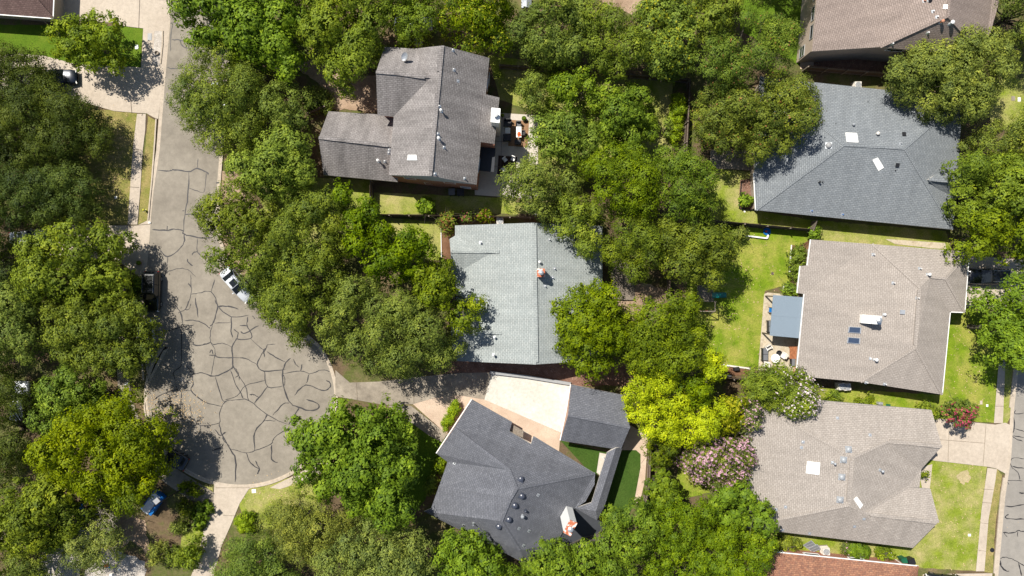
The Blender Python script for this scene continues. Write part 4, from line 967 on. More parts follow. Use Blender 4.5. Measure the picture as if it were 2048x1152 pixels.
def plant(name, kind, top, polypx, label, cat='tree', group=None, zb=None, dens=1.0, lobe=1.45, trunk=True, flowers=None, fdens=0.0, fkey=None, barkm='bark', tuft=0.34, hmid=None):
    SEED[0] += 1; rn = np.random.default_rng(SEED[0])
    T = LEAF[kind]; ls = T['ls']*(rn.uniform(0.82, 1.18) if cat == 'tree' else 1.0)
    if cat == 'tree' and lobe > 1.3: lobe *= rn.uniform(0.82, 1.2)
    if zb is None: zb = top*0.40
    hm = hmid if hmid is not None else zb+(top-zb)*0.55
    poly = [P(x, y, hm) for x, y in polypx]
    c = sum(poly, Vector())/len(poly)
    root = empty(name, (c.x, c.y, 0)); tag(root, label, cat, group)
    cen, nr, ti, lobes = crown_points(poly, top, zb, rn, lobe, dens, ls, tuft)
    NL[0] += len(cen)
    off = np.array([c.x, c.y, 0.0])
    size = rn.uniform(0.09, 0.175, len(cen))*ls
    if flowers:
        g = rn.uniform(size=len(cen))
        # blossoms sit in clusters on the outside of the crown
        q = np.sin(cen[:, 0]*1.9+1)*np.cos(cen[:, 1]*2.1)*.45+np.sin(cen[:, 0]*8.3+cen[:, 1]*2)*np.sin(cen[:, 1]*7.7-cen[:, 0])*1.0
        if fkey: q = q+fkey(cen)
        f = (g < fdens) & (q > 0.15) & (nr[:, 2] > 0.1)
        fl = leaf_mesh('blossom' if flowers in ('pink', 'white', 'red') else 'turned_leaves', cen[f]-off+np.array([0, 0, .08]), nr[f], size[f]*1.15, rn.uniform(0, 1, f.sum()), FLOWER[flowers], root)
        cen, nr, ti, size = cen[~f], nr[~f], ti[~f], size[~f]
    leaf_mesh('crown' if cat == 'tree' else 'foliage', cen-off, nr, size, ti, T['m'], root)
    if trunk:
        mb = MB(); X, Y, Z, R = lobes; r = 0.05+0.024*top
        fork = Vector((c.x+rn.normal(0, .2), c.y+rn.normal(0, .2), max(0.8, zb*0.75)))
        mb.cyl((c.x, c.y, -0.05), (c.x, c.y, 0.25), r*1.5, r*1.1, n=10)
        limb(mb, (c.x, c.y, 0.2), fork, r*1.15, r*.8, rn, 3, 0, 10)
        idx = rn.permutation(len(X))[:min(len(X), 16)]
        for i in idx:
            e = Vector((X[i], Y[i], Z[i]-R[i]*.25)); m_ = fork.lerp(e, .5)+Vector((rn.normal(0, .3), rn.normal(0, .3), rn.normal(0, .2)))
            limb(mb, fork, m_, r*.5, r*.28, rn, 2); limb(mb, m_, e, r*.28, 0.02, rn, 3)
            for _ in range(2):
                e2 = e+Vector((rn.normal(0, .6), rn.normal(0, .6), rn.uniform(-.2, .5))); limb(mb, m_.lerp(e, .5), e2, r*.14, .012, rn, 2, n=5)
        mb.build('trunk', [M[barkm]], root)
    return root
gS = 'trees along the west street and in the yards'
gY = gS
TREES = [
 ('elm_tree','golden',5.2,[(102,62),(128,36),(175,25),(222,30),(243,62),(262,92),(240,122),(222,148),(175,140),(120,125),(94,98)],'thin yellow-olive tree casting speckled shade on the driveway at the top left',dict(dens=.62,lobe=.95)),
 ('live_oak','dark',5.6,[(-60,85),(38,92),(72,122),(92,150),(128,152),(150,178),(175,200),(190,215),(200,240),(212,258),(215,280),(200,305),(180,318),(140,325),(60,330),(-60,330),(-100,200)],'largest dark live oak, its pointed crown reaching over the brown lawn at the left edge',{}),
 ('live_oak','dark',5.2,[(-60,330),(60,335),(150,330),(180,345),(195,372),(205,400),(185,436),(150,443),(90,440),(30,452),(-60,450)],'dark live oak south of the largest one, shading the sidewalk at the left',{}),
 ('live_oak','green',6.8,[(18,500),(50,462),(120,452),(180,452),(235,468),(248,500),(235,530),(250,548),(264,568),(260,600),(240,598),(200,612),(130,610),(60,600),(22,560)],'broad mid-green oak beside the black parked car by the west kerb',{}),
 ('live_oak','oak',6.4,[(-60,570),(20,570),(68,602),(88,650),(80,720),(40,742),(-60,740)],'oak at the left edge between the broad mid-green oak and a pale van',{}),
 ('live_oak','oak',6.8,[(80,600),(150,604),(200,592),(250,602),(282,605),(297,642),(305,690),(296,722),(270,748),(215,752),(170,735),(120,722),(90,682)],'grey-green oak whose long shadow falls on the widening of the west street',{}),
 ('shade_tree','green',5.2,[(70,770),(110,738),(165,742),(200,770),(185,828),(150,850),(128,868),(75,868),(50,850),(78,810)],'small bright crown between the pale van and the dark shady yard at the left',{}),
 ('shade_tree','green',4.5,[(143,802),(165,786),(192,792),(200,815),(185,840),(155,842)],'smallest round green tree standing alone in the shaded dirt left of the turning circle',{}),
 ('pecan_tree','golden',8.6,[(110,862),(145,830),(200,806),(262,800),(300,830),(322,850),(338,878),(330,912),(316,940),(306,985),(285,1012),(235,1022),(185,1000),(125,968),(70,930),(80,880)],'wide yellow-green tree leaning over a black car at the turning circle',{}),
 ('live_oak','green',7.6,[(0,1012),(20,972),(60,940),(112,950),(150,980),(168,1030),(140,1068),(90,1112),(40,1092),(-30,1085),(-60,1040)],'rounded mid-green tree near the small brown pergola in the bottom left',{}),
 ('live_oak','dark',6.4,[(-60,745),(45,745),(62,800),(40,850),(62,895),(50,932),(10,975),(-60,985)],'dark shaded tree on the left edge below the pale van',{}),
 ('mesquite_tree','olive',5,[(128,1072),(165,1030),(210,1024),(240,1045),(250,1080),(235,1125),(190,1148),(140,1150)],'sparse olive tree with pale bare twigs above the white gravel, bottom left',dict(dens=.55,lobe=1.0)),
 ('mesquite_tree','olive',5.5,[(-40,1095),(40,1095),(92,1112),(110,1150),(110,1210),(-60,1210)],'sparse olive tree in the bottom left corner',dict(dens=.8,lobe=1.1)),
 ('shade_tree','bright',7.2,[(352,0),(360,-60),(600,-60),(622,20),(612,60),(590,105),(600,150),(565,160),(520,122),(470,112),(425,90),(385,92),(355,50)],'bright green tree at the top overhanging the west street',dict(lobe=1.6,tuft=.4)),
 ('shade_tree','green',8.5,[(622,-60),(760,-60),(765,50),(762,108),(742,135),(715,182),(690,188),(662,160),(632,118),(605,70)],'mid-green tree left of the satellite-dish roof',{}),
 ('live_oak','olive',6.4,[(385,112),(430,88),(475,112),(520,140),(530,180),(520,235),(500,280),(468,318),(430,310),(382,290),(358,248),(346,205),(362,150)],'olive live oak spreading over the street with bare limbs showing',dict(dens=.8)),
 ('live_oak','oak',6,[(540,165),(590,158),(612,200),(618,235),(590,262),(550,260),(525,205)],'small oak tucked between the olive live oak and the attached garage',{}),
 ('live_oak','green',6.8,[(505,285),(545,250),(600,258),(635,290),(632,350),(598,385),(560,400),(520,385),(470,360),(430,338),(470,312)],'green live oak directly left of the attached garage',{}),
 ('live_oak','oak',6.4,[(400,405),(440,372),(500,362),(545,400),(555,440),(545,485),(505,515),(450,490),(402,458),(388,425)],'live oak pushing out over the narrow part of the west street',dict(dens=.75)),
 ('live_oak','oak',6,[(415,512),(450,490),(500,500),(545,515),(540,575),(510,585),(484,560),(462,540),(440,550),(418,535)],'low oak crown over the front of the white parked sedan',dict(dens=.8)),
 ('live_oak','oak',7.6,[(488,560),(540,485),(560,430),(612,395),(650,368),(690,395),(700,440),(690,500),(680,560),(660,620),(630,668),(590,692),(550,655),(500,605)],'massive live oak above the white sedan with bare limbs in its hollow',{}),
 ('live_oak','green',9,[(640,380),(700,378),(745,402),(762,440),(800,462),(855,470),(882,512),(868,545),(820,558),(760,558),(705,535),(692,470),(690,420)],'live oak between the corner of the fence and the light grey roof',{}),
 ('live_oak','green',8.5,[(785,565),(830,545),(882,515),(920,540),(918,570),(945,590),(968,615),(962,648),(930,668),(895,650),(865,610),(820,600)],'oak crown overlapping the west eave of the light grey roof',{}),
 ('live_oak','oak',9,[(630,660),(680,600),(700,560),(760,565),(830,600),(895,650),(925,690),(918,728),(860,742),(800,758),(745,756),(705,732),(662,702)],'oak over the driveway entrance, south-west of the light grey roof',{}),
 ('shade_tree','bright',8,[(590,862),(620,822),(688,804),(738,798),(775,806),(800,830),(818,858),(828,900),(825,950),(832,1000),(815,1040),(785,1058),(720,1050),(660,1010),(620,975),(587,930),(602,898),(572,885),(575,870)],'bright lobed shade tree south of the turning circle beside a small timber frame',dict(lobe=1.7,tuft=.42,dens=.9)),
 ('live_oak','olive',6,[(536,1022),(575,972),(612,975),(650,1020),(690,1058),(680,1112),(600,1132),(540,1092),(510,1050)],'olive oak behind the clipped dome shrub at the bottom',dict(dens=.85)),
 ('live_oak','oak',5.6,[(440,1100),(488,1070),(535,1066),(590,1120),(605,1210),(415,1210)],'oak at the bottom edge beside the pale lower driveway',{}),
 ('live_oak','olive',7.5,[(690,1062),(745,1052),(800,1062),(850,1080),(868,1120),(862,1210),(612,1210),(622,1122)],'olive oak on the bottom edge left of the charcoal roof',{}),
 ('shade_tree','bright',7,[(868,1112),(895,1066),(945,1068),(975,1085),(1002,1110),(1012,1152),(992,1200),(880,1200)],'green rounded tree at the foot of the charcoal roof, bottom centre',dict(lobe=.95)),
 ('shade_tree','hedge',5.5,[(968,1152),(1000,1122),(1035,1132),(1048,1160),(1045,1200),(960,1200)],'small pale-lime tree on the bottom edge below the charcoal roof',{}),
 ('live_oak','green',8,[(1058,1122),(1090,1100),(1120,1088),(1180,1082),(1222,1040),(1262,1005),(1300,1010),(1312,1050),(1290,1112),(1255,1210),(1050,1210)],'green oak right of the white flared chimney at the bottom',{}),
 ('live_oak','green',7.5,[(1300,1012),(1360,990),(1425,1005),(1440,1040),(1500,1062),(1545,1075),(1532,1112),(1515,1210),(1270,1210),(1300,1100)],'dense green tree at the bottom edge left of the red-brown roof',dict(lobe=.9)),
 ('shade_tree','bright',7,[(1420,992),(1445,968),(1490,975),(1522,992),(1540,1020),(1545,1055),(1500,1060),(1442,1040)],'yellowish green crown touching the west end of the taupe roof with round domes',dict(lobe=.9)),
 ('cypress_tree','green',5.5,[(1290,962),(1318,938),(1345,945),(1352,985),(1325,1005),(1292,1000)],'small dense rounded evergreen just east of the pebble strip',dict(lobe=.7,tuft=.25)),
 ('cypress_tree','oak',5.5,[(1296,885),(1335,862),(1352,890),(1350,925),(1318,938),(1296,925)],'dark evergreen under the yellow tree beside the pebble strip',dict(lobe=.7,tuft=.25)),
 ('yellow_tree','lime',7.5,[(1244,790),(1262,758),(1300,740),(1340,738),(1362,760),(1362,790),(1395,808),(1440,800),(1470,822),(1452,855),(1400,882),(1340,885),(1292,870),(1262,835)],'bright yellow-lime tree beside the detached garage roof',dict(lobe=.95)),
 ('yellow_tree','lime',7.5,[(1392,722),(1418,696),(1442,712),(1448,742),(1430,765),(1402,762)],'small yellow-lime crown at the corner of the long back lawn',dict(lobe=.8)),
 ('shade_tree','green',7.5,[(1362,768),(1395,748),(1428,772),(1418,808),(1380,815)],'dark green crown ringed by the yellow-lime foliage',dict(lobe=.8)),
 ('shade_tree','golden',6,[(1425,822),(1462,792),(1488,800),(1485,850),(1452,872),(1425,862)],'yellow-green crown between the lime tree and the pink crape myrtle',dict(lobe=.8,flowers='gold',fdens=.5)),
 ('crape_myrtle','myrtle',5.2,[(1486,790),(1508,800),(1522,832),(1505,862),(1482,862),(1472,825)],'crape myrtle with a few pink sprays touching the taupe roof with round domes',dict(lobe=.7,flowers='pink',fdens=.35)),
 ('crape_myrtle','myrtle',5.2,[(1362,900),(1402,872),(1458,868),(1500,882),(1512,925),(1492,968),(1435,980),(1395,962),(1362,932)],'pink-blossomed crape myrtle west of the square white skylight',dict(lobe=.8,flowers='pink',fdens=.7,fkey=lambda c:.0+0*c[:,0])),
 ('crape_myrtle','green',5.2,[(1480,772),(1510,737),(1560,733),(1612,742),(1644,778),(1640,818),(1605,834),(1545,822),(1492,802)],'white-flecked crape myrtle between the two taupe roofs',dict(lobe=.8,flowers='white',fdens=.55,fkey=lambda c:(c[:,0]-33.0)*0.22-.25)),
 ('crape_myrtle','myrtle',3.4,[(1893,828),(1905,802),(1928,798),(1948,812),(1952,835),(1935,852),(1915,855),(1897,846)],'small red-blossomed crape myrtle alone beside the east driveway',dict(lobe=.6,tuft=.22,flowers='red',fdens=.4,fkey=lambda c:(-c[:,1]-14.2)*0.9)),
 ('shade_tree','oak',5.5,[(1035,172),(1060,148),(1085,152),(1095,185),(1080,222),(1048,220)],'narrow tree left of the twin-lobed one north of the patio',dict(lobe=.85)),
 ('shade_tree','green',6.5,[(1095,165),(1130,138),(1175,142),(1195,178),(1180,218),(1140,235),(1102,222)],'round-topped tree north-east of the patio, its trunk fork visible',dict(lobe=.9)),
 ('pecan_tree','green',8,[(1065,262),(1085,232),(1130,236),(1180,240),(1190,290),(1150,330),(1090,312),(1062,290)],'green tree on the east edge of the furnished patio',{}),
 ('pecan_tree','green',6,[(1180,195),(1230,165),(1280,180),(1305,225),(1312,290),(1280,320),(1220,300),(1182,250)],'tall green tree in the middle of the yards, west of the lime hedge',{}),
 ('pecan_tree','oak',8.5,[(1000,345),(1045,312),(1090,315),(1140,330),(1160,370),(1150,420),(1100,438),(1060,420),(1008,382)],'leafy tree over the south end of the furnished patio',{}),
 ('pecan_tree','green',8.5,[(1090,415),(1150,385),(1195,420),(1202,475),(1190,520),(1150,498),(1110,462)],'glossy green tree overlapping the north-east corner of the light grey roof',{}),
 ('pecan_tree','green',9.5,[(1155,330),(1215,292),(1285,305),(1318,360),(1300,430),(1240,442),(1185,402)],'tallest pale green tree in the thick of the central grove',{}),
 ('live_oak','oak',9,[(1295,312),(1350,292),(1418,322),(1434,385),(1428,440),(1385,465),(1322,430),(1300,370)],'dark oak of the central grove bordering the patchy lawn',{}),
 ('live_oak','oak',8.5,[(1200,475),(1240,442),(1300,440),(1328,490),(1310,545),(1265,560),(1225,535),(1205,515)],'oak just east of the light grey roof, over the wooden deck',{}),
 ('live_oak','oak',9,[(1325,440),(1395,455),(1445,458),(1475,485),(1462,520),(1440,568),(1395,578),(1335,548),(1312,500)],'oak overhanging the swing set and the west end of the long back lawn',{}),
 ('live_oak','green',8.5,[(1106,602),(1128,590),(1140,572),(1195,560),(1238,590),(1250,650),(1240,728),(1200,758),(1145,735),(1116,685),(1108,640)],'green oak overlapping the south-east of the light grey roof',{}),
 ('live_oak','green',8.5,[(1240,640),(1295,605),(1345,575),(1398,600),(1412,655),(1402,728),(1345,742),(1275,742),(1245,712)],'green oak just west of the long back lawn, below the swing set',{}),
 ('shade_tree','green',7.5,[(768,-60),(880,-60),(878,30),(860,86),(805,88),(765,60)],'mid-green tree above the satellite dish at the top edge',dict(dens=.85)),
 ('shade_tree','green',8,[(880,62),(895,-60),(1000,-60),(1032,30),(1020,88),(982,112),(925,92)],'tree with a patch of yellow leaves at the top edge above the two-storey roof',dict(flowers='gold',fdens=.16)),
 ('shade_tree','oak',7.5,[(1012,60),(1060,18),(1125,-60),(1180,-10),(1172,108),(1112,130),(1052,112)],'dark tree at the top edge next to the white shed corner',{}),
 ('shade_tree','oak',8,[(1172,15),(1218,20),(1272,60),(1292,125),(1245,155),(1195,132),(1165,85)],'dark tree just below the dry tan clearing at the top',{}),
 ('shade_tree','green',8,[(1262,40),(1310,-60),(1380,-20),(1400,58),(1382,128),(1332,165),(1292,128)],'yellow-tipped tree right of the dry tan clearing',dict(flowers='gold',fdens=.12)),
 ('live_oak','dark',6,[(-110,455),(5,452),(14,480),(12,530),(18,565),(-20,572),(-110,570)],'narrow dark crown added to fill a shaded strip at the left edge beside the shaded driveway',{}),  # added crown; stands in for a strip that is only dark with shade
 ('shade_tree','oak',9,[(1500,-150),(1600,-150),(1625,-60),(1608,-10),(1560,-5),(1510,-15)],'added tree mostly beyond the top edge, placed to shade the grass strip west of the pinkish roof',{}),  # added mostly out of view so that its shadow darkens the grass
 ('shade_tree','green',8,[(1378,-60),(1470,-60),(1482,25),(1440,60),(1415,90),(1392,85)],'tree at the top edge left of the dark grass strip',{}),
 ('live_oak','oak',10,[(1398,105),(1440,52),(1505,18),(1562,28),(1590,82),(1582,145),(1525,182),(1445,180),(1402,150)],'upper half-round oak with rusty dead sprigs, west of the pinkish roof',dict(flowers='rustleaf',fdens=.035)),
 ('live_oak','oak',8,[(1392,222),(1420,172),(1520,165),(1600,152),(1642,188),(1655,240),(1602,290),(1535,312),(1455,308),(1402,278)],'broad oak shading the north-west slope of the blue-grey roof',dict(flowers='rustleaf',fdens=.03)),
 ('live_oak','olive',8,[(1762,162),(1800,112),(1872,72),(1935,60),(2000,72),(2032,108),(2008,165),(1985,215),(1925,245),(1872,228),(1810,200)],'olive-gold oak growing between the pinkish roof and the blue-grey roof',{}),
 ('live_oak','oak',8,[(1988,-60),(2110,-60),(2110,100),(2032,82),(1992,42)],'oak in the top right corner',{}),
 ('live_oak','olive',6.5,[(1932,300),(1960,262),(2010,232),(2110,205),(2110,320),(2000,332),(1940,325)],'olive scrubby oak on the right edge beside the grass patch',dict(dens=.85)),
 ('live_oak','green',8.5,[(1898,372),(1918,315),(1990,312),(2110,320),(2110,440),(1985,455),(1922,430)],'green oak against the east end of the blue-grey roof',{}),
 ('live_oak','green',8.5,[(1888,445),(1925,425),(2000,442),(2110,440),(2110,530),(2020,512),(1975,508),(1930,508),(1898,485)],'green oak above the parked black van on the right',{}),
 ('live_oak','bright',8,[(1958,612),(1985,596),(2010,575),(2110,550),(2110,750),(2045,755),(2020,735),(1992,712),(1975,685),(1938,655),(1942,622)],'glossy green oak throwing lobed shadows on the east front lawn',dict(lobe=1.5,tuft=.4)),
]
SHRUBS = [
 ('hedge','hedge',1.9,[(1340,200),(1352,188),(1368,195),(1366,240),(1360,285),(1340,288),(1338,240)],'yellow-green clipped hedge strip in the middle of the yards','hedge',dict(lobe=.6,tuft=.2,zb=.1,trunk=False,dens=2.2)),
 ('dome_shrub','hedge',1.7,[(470,1052),(478,1030),(495,1022),(506,1034),(508,1055),(498,1064),(480,1064)],'tall clipped dome shrub beside the lower driveway','shrub',dict(lobe=.5,tuft=.2,zb=.1,trunk=False,dens=3)),
 ('shrub','bright',1.2,[(385,1035),(392,1008),(415,1005),(422,1018),(412,1042),(395,1052)],'glossy green shrub by the lower driveway opposite the clipped dome','shrub',dict(lobe=.5,tuft=.2,zb=.1)),
 ('shrub','bright',1.0,[(386,1048),(400,1030),(412,1036),(404,1052),(390,1062)],'lime-green shrub just below the glossy one at the lower driveway','shrub',dict(lobe=.45,tuft=.18,zb=.1)),
 ('shrub','green',1.3,[(330,1105),(350,1095),(368,1108),(362,1130),(338,1130)],'green shrub in the brown yard near the bottom left','shrub',dict(lobe=.5,zb=.1)),
 ('shrub','olive',1.0,[(340,1050),(362,1040),(378,1052),(370,1068),(348,1068)],'spiky grey-green plant in the brown yard at the bottom left','shrub',dict(lobe=.45,zb=.1)),
 ('sapling','bright',2.2,[(830,412),(845,398),(868,402),(872,418),(858,428),(838,425)],'small bright sapling alone on the narrow side lawn','shrub',dict(lobe=.5,tuft=.2,dens=.7,zb=.5)),
 ('shrub','olive',2.2,[(880,440),(890,428),(910,432),(915,448),(905,468),(890,470),(878,455)],'reddish-olive shrub above the mulch bed at the light grey roof corner','shrub',dict(lobe=.55,dens=.7,zb=.4,flowers='rustleaf',fdens=.3)),
 ('shrub','myrtle',1.8,[(922,432),(932,422),(946,428),(944,442),(928,444)],'left of two red-berried shrubs along the side fence','shrub',dict(lobe=.45,dens=.7,zb=.3,flowers='red',fdens=.25)),
 ('shrub','golden',1.8,[(948,430),(962,420),(984,424),(982,440),(958,442)],'right of two shrubs along the side fence, yellower','shrub',dict(lobe=.45,dens=.7,zb=.3,flowers='rustleaf',fdens=.25)),
 ('shrub','hedge',1.1,[(882,892),(890,880),(898,888),(894,902),(882,908)],'lime shrub at the end of the front walkway of the charcoal-roofed house','shrub',dict(lobe=.4,tuft=.15,zb=.1)),
 ('shrub','green',1.4,[(865,925),(882,915),(893,925),(885,945),(868,950)],'green shrub against the west wall of the charcoal-roofed house','shrub',dict(lobe=.5,zb=.1)),
 ('shrub','green',1.3,[(855,960),(872,950),(880,962),(868,985),(850,985)],'dark shrub below another along the west wall of the charcoal-roofed house','shrub',dict(lobe=.5,zb=.1)),
 ('shrub','green',1.5,[(1584,500),(1600,490),(1612,500),(1608,545),(1598,560),(1580,548)],'long green shrub mass in the planting bed by the taupe roof','shrub',dict(lobe=.5,zb=.1)),
 ('shrub','green',1.2,[(1568,575),(1580,565),(1592,572),(1594,588),(1575,592)],'leafy plants by the pot at the north end of the patio cover','shrub',dict(lobe=.45,zb=.1)),
 ('shrub','olive',1.6,[(1462,460),(1480,454),(1492,462),(1488,478),(1468,480)],'pale cream-green shrub at the west end of the white-edged bed','shrub',dict(lobe=.5,zb=.1)),
 ('shrub','bright',1.4,[(1618,462),(1632,452),(1636,468),(1632,480),(1618,478)],'bright shrub beside the open gate','shrub',dict(lobe=.45,zb=.1)),
 ('shrub','bright',1.3,[(1480,395),(1492,388),(1502,394),(1500,408),(1484,410)],'green shrub in the bed at the west wall of the blue-grey roof','shrub',dict(lobe=.45,zb=.1)),
 ('shrub','green',1.5,[(1648,800),(1652,784),(1670,782),(1682,795),(1680,806),(1660,808)],'feathery shrub nearest the white-flecked crape myrtle','shrub',dict(lobe=.5,zb=.2)),
 ('shrub','green',1.5,[(1716,802),(1724,796),(1745,796),(1748,806),(1735,812),(1718,810)],'low shrub midway along the passage between the taupe roofs','shrub',dict(lobe=.45,zb=.2)),
 ('shrub','golden',1.6,[(1836,812),(1850,808),(1872,812),(1872,830),(1860,840),(1850,828)],'yellow-green plant at the east end of the passage between the taupe roofs','shrub',dict(lobe=.45,zb=.2)),
 ('shrub','golden',1.0,[(1548,1082),(1570,1074),(1598,1080),(1604,1096),(1585,1103),(1552,1100)],'yellow-edged shrub along the brick wall at the bottom','shrub',dict(lobe=.45,zb=.1)),
 ('shrub','bright',1.0,[(1695,1095),(1715,1088),(1735,1098),(1738,1112),(1715,1116),(1700,1108)],'bright flowering plant in the middle of the strip north of the red-brown roof','shrub',dict(lobe=.4,zb=.1)),
 ('shrub','myrtle',0.9,[(1682,1094),(1692,1088),(1700,1098),(1696,1110),(1684,1104)],'grey-purple plant in the strip north of the red-brown roof','shrub',dict(lobe=.4,zb=.1,flowers='pink',fdens=.2)),
 ('shrub','green',1.0,[(1756,1102),(1772,1096),(1785,1106),(1780,1120),(1762,1120)],'spiky green plant left of the wheeled bins at the bottom','shrub',dict(lobe=.4,zb=.1)),
 ('shrub','green',1.0,[(1842,945),(1850,940),(1852,955),(1844,958)],'green plant by the front door walk of the house with round domes','shrub',dict(lobe=.35,zb=.1)),
 ('shrub','oak',1.6,[(610,190),(630,172),(655,185),(668,205),(655,225),(620,225),(600,210)],'dark undergrowth in the shaded yard above the attached garage','shrub',dict(lobe=.6,zb=.1)),
 ('shrub','green',2.2,[(1330,245),(1338,238),(1340,270),(1333,285)],'green strip of shrubbery left of the lime hedge','shrub',dict(lobe=.4,zb=.1,dens=.5)),
 ('shrub','oak',2.2,[(1060,120),(1085,118),(1088,138),(1062,140)],'left of three dark clipped shrubs in the shade below the top trees','shrub',dict(lobe=.5,zb=.1)),
 ('shrub','oak',2.2,[(1096,122),(1120,120),(1122,140),(1098,142)],'second of three dark clipped shrubs in the shade below the top trees','shrub',dict(lobe=.5,zb=.1)),
 ('shrub','oak',2.2,[(1130,124),(1156,122),(1158,144),(1132,146)],'right of three dark clipped shrubs in the shade below the top trees','shrub',dict(lobe=.5,zb=.1)),
 ('shrub','green',1.6,[(252,560),(270,552),(288,562),(292,580),(270,590),(250,580)],'green shrub near the potted plant beside the black parked car','shrub',dict(lobe=.5,zb=.1)),
 ('shrub','oak',1.6,[(352,1000),(372,1000),(388,1018),(380,1035),(360,1030)],'dark green shrub in shade between the street lamp and the glossy shrub','shrub',dict(lobe=.5,zb=.1)),
 ('shrub','olive',2.0,[(300,1095),(322,1080),(338,1098),(326,1125),(305,1125)],'grey-olive shrub near the white gravel patch','shrub',dict(lobe=.5,zb=.1)),
 ('shrub','green',2.6,[(372,1085),(395,1070),(408,1090),(402,1125),(378,1140),(360,1118)],'tall green shrub at the left side of the lower driveway near the bottom edge','shrub',dict(lobe=.7,zb=.2)),
 ('shrub','green',1.0,[(350,962),(380,968),(405,985),(398,995),(365,982)],'low ground plants along the kerb by the black car at the turning circle','shrub',dict(lobe=.45,zb=.05,dens=.7)),
 ('shrub','bright',1.1,[(880,862),(884,868),(878,875)],'tiny shrub','shrub',None),
]
for nm, kd, top, poly, lab, kw in TREES:
    plant(nm, kd, top, poly, lab, 'tree', gS, **kw)
for nm, kd, top, poly, lab, cat, kw in SHRUBS:
    if kw is None: continue
    if cat == 'hedge': plant(nm, kd, top, poly, lab, cat, None, **kw)
    else: plant(nm, kd, top, poly, lab, cat, 'shrubs of the yards', **kw)
# scalloped hedge of five clipped mounds in the pebble bed
hp = [(912, 804, 15), (905, 822, 13), (897, 838, 13), (890, 855, 14)]
ring = [(903, 802), (914, 799), (922, 807), (918, 820), (909, 830), (905, 844), (898, 858), (888, 864), (882, 856), (886, 842), (895, 824), (900, 810)]
plant('hedge', 'hedge', 1.5, ring, 'scalloped lime-green clipped hedge in the pebble bed', 'hedge', None, zb=.1, lobe=.5, tuft=.17, trunk=False, dens=4)
print('LEAVES', NL[0])
# bare branches (pale dead boughs) seen in the crowns at the bottom left and over the street
def bare(name, base, tips, label, r=0.09, mat='bark_pale', zb=0):
    SEED[0] += 1; rn = np.random.default_rng(SEED[0]); mb = MB(); b = P(*base[:2], 0); b.z = 0
    root = empty(name, b); tag(root, label, 'tree', gS)
    f = b+Vector((0, 0, base[2])); mb.cyl(b, f, r*1.4, r, n=8)
    for t in tips:
        e = P(*t); m_ = f.lerp(e, .5)+Vector((rn.normal(0, .3), rn.normal(0, .3), .2)); limb(mb, f, m_, r, r*.6, rn, 3); limb(mb, m_, e, r*.6, .02, rn, 4)
        for _ in range(14):
            s = m_.lerp(e, rn.uniform(0, 1)); e2 = s+Vector((rn.normal(0, .8), rn.normal(0, .8), rn.uniform(-.1, .6))); limb(mb, s, e2, .035, .01, rn, 3, n=4)
            for _ in range(3): e3 = s.lerp(e2, rn.uniform(.3, 1))+Vector((rn.normal(0, .35), rn.normal(0, .35), rn.uniform(0, .3))); limb(mb, s.lerp(e2, .6), e3, .015, .006, rn, 2, n=3)
    mb.build('trunk', M[mat], root)
bare('dead_tree', (215, 1050, 1.8), [(185, 1035, 4), (200, 1025, 4), (225, 1030, 4), (220, 1060, 4), (222, 1105, 4.5)], 'leafless pale grey dead tree above the white gravel, bottom left')

# ------------------------------------------------------------------ fences
def fence(label, pts, h=1.8, mat='wood_dark', step=2.4, group='wooden yard fences', capmat=None, gap=0.012, name='wooden_fence'):
    q = [P(x, y, 0) for x, y in pts]; root = empty(name, q[0]); tag(root, label, 'fence', group)
    mb = MB(); rl = MB(); rr = random.Random(len(label)); pk = []
    for i in range(len(q)-1):
        a, b = q[i], q[i+1]; t = (b-a).normalized(); nn = Vector((-t.y, t.x, 0)); L = (b-a).length; n = max(1, int(L/0.15)); bw = L/n
        az = math.atan2(t.y, t.x)
        for k in range(n):
            c = a+t*(k+.5)*bw; hh = h+rr.uniform(-.02, .02)
            mb.box((c.x, c.y, hh/2), (bw-gap, 0.022, hh), az)
        for z in (0.35, h-0.3): rl.bar(a-nn*0.04+Vector((0, 0, z)), b-nn*0.04+Vector((0, 0, z)), 0.05, 0.09)
        m = max(1, round(L/step))
        for k in range(m+(1 if i == len(q)-2 else 0)): pk.append((a+t*L*k/m-nn*0.115, az))
    mb.build('board_panel', M[mat], root); rl.build('rail', M['wood'], root)
    for c, az in pk:
        po = MB(); po.box((c.x, c.y, (h+.04)/2), (0.1, 0.1, h+.04), az); po.box((c.x, c.y, h+.055), (0.13, 0.13, 0.03), az); po.build('post', M['wood'], root)
fence('long dark fence between the side lawn and the light grey roof', [(745, 431), (900, 434), (1100, 437)])
fence('short dark fence running north from the corner to the attached garage', [(744, 429), (746, 366)], gap=.02)
fence('fence in shade north of the long back lawn ending at the gate', [(1400, 441), (1480, 449), (1614, 461)])
fence('dark fence with pale posts between the pinkish house and the blue-grey roof', [(1604, 141), (1760, 154), (1960, 172)])
fence('dark fence below the top row of trees', [(1000, 138), (1180, 150), (1372, 166)])
fence('upright fence beside the lime hedge', [(1374, 168), (1370, 250), (1366, 330)])
fence('hidden fence east of the wooden deck', [(1333, 470), (1334, 590)])
fence('fence along the pebble strip east of the charcoal-roofed house', [(1299, 850), (1294, 960), (1283, 1020)])
fence('low brown fence behind the stone-edged bed at the foot of the back lawn', [(1425, 752), (1500, 758)], h=1.2)
fence('short fence beside the attached garage at the dirt yard', [(622, 232), (655, 218)], h=1.6)
root = empty('gate', P(1620, 460)); tag(root, 'open weathered wooden gate at the end of the shaded fence', 'gate')
mb = MB(); a = P(1617, 461); b = P(1623, 443)
for z in (.3, .95, 1.6): mb.bar(a+Vector((0, 0, z)), b+Vector((0, 0, z)), .05, .09)
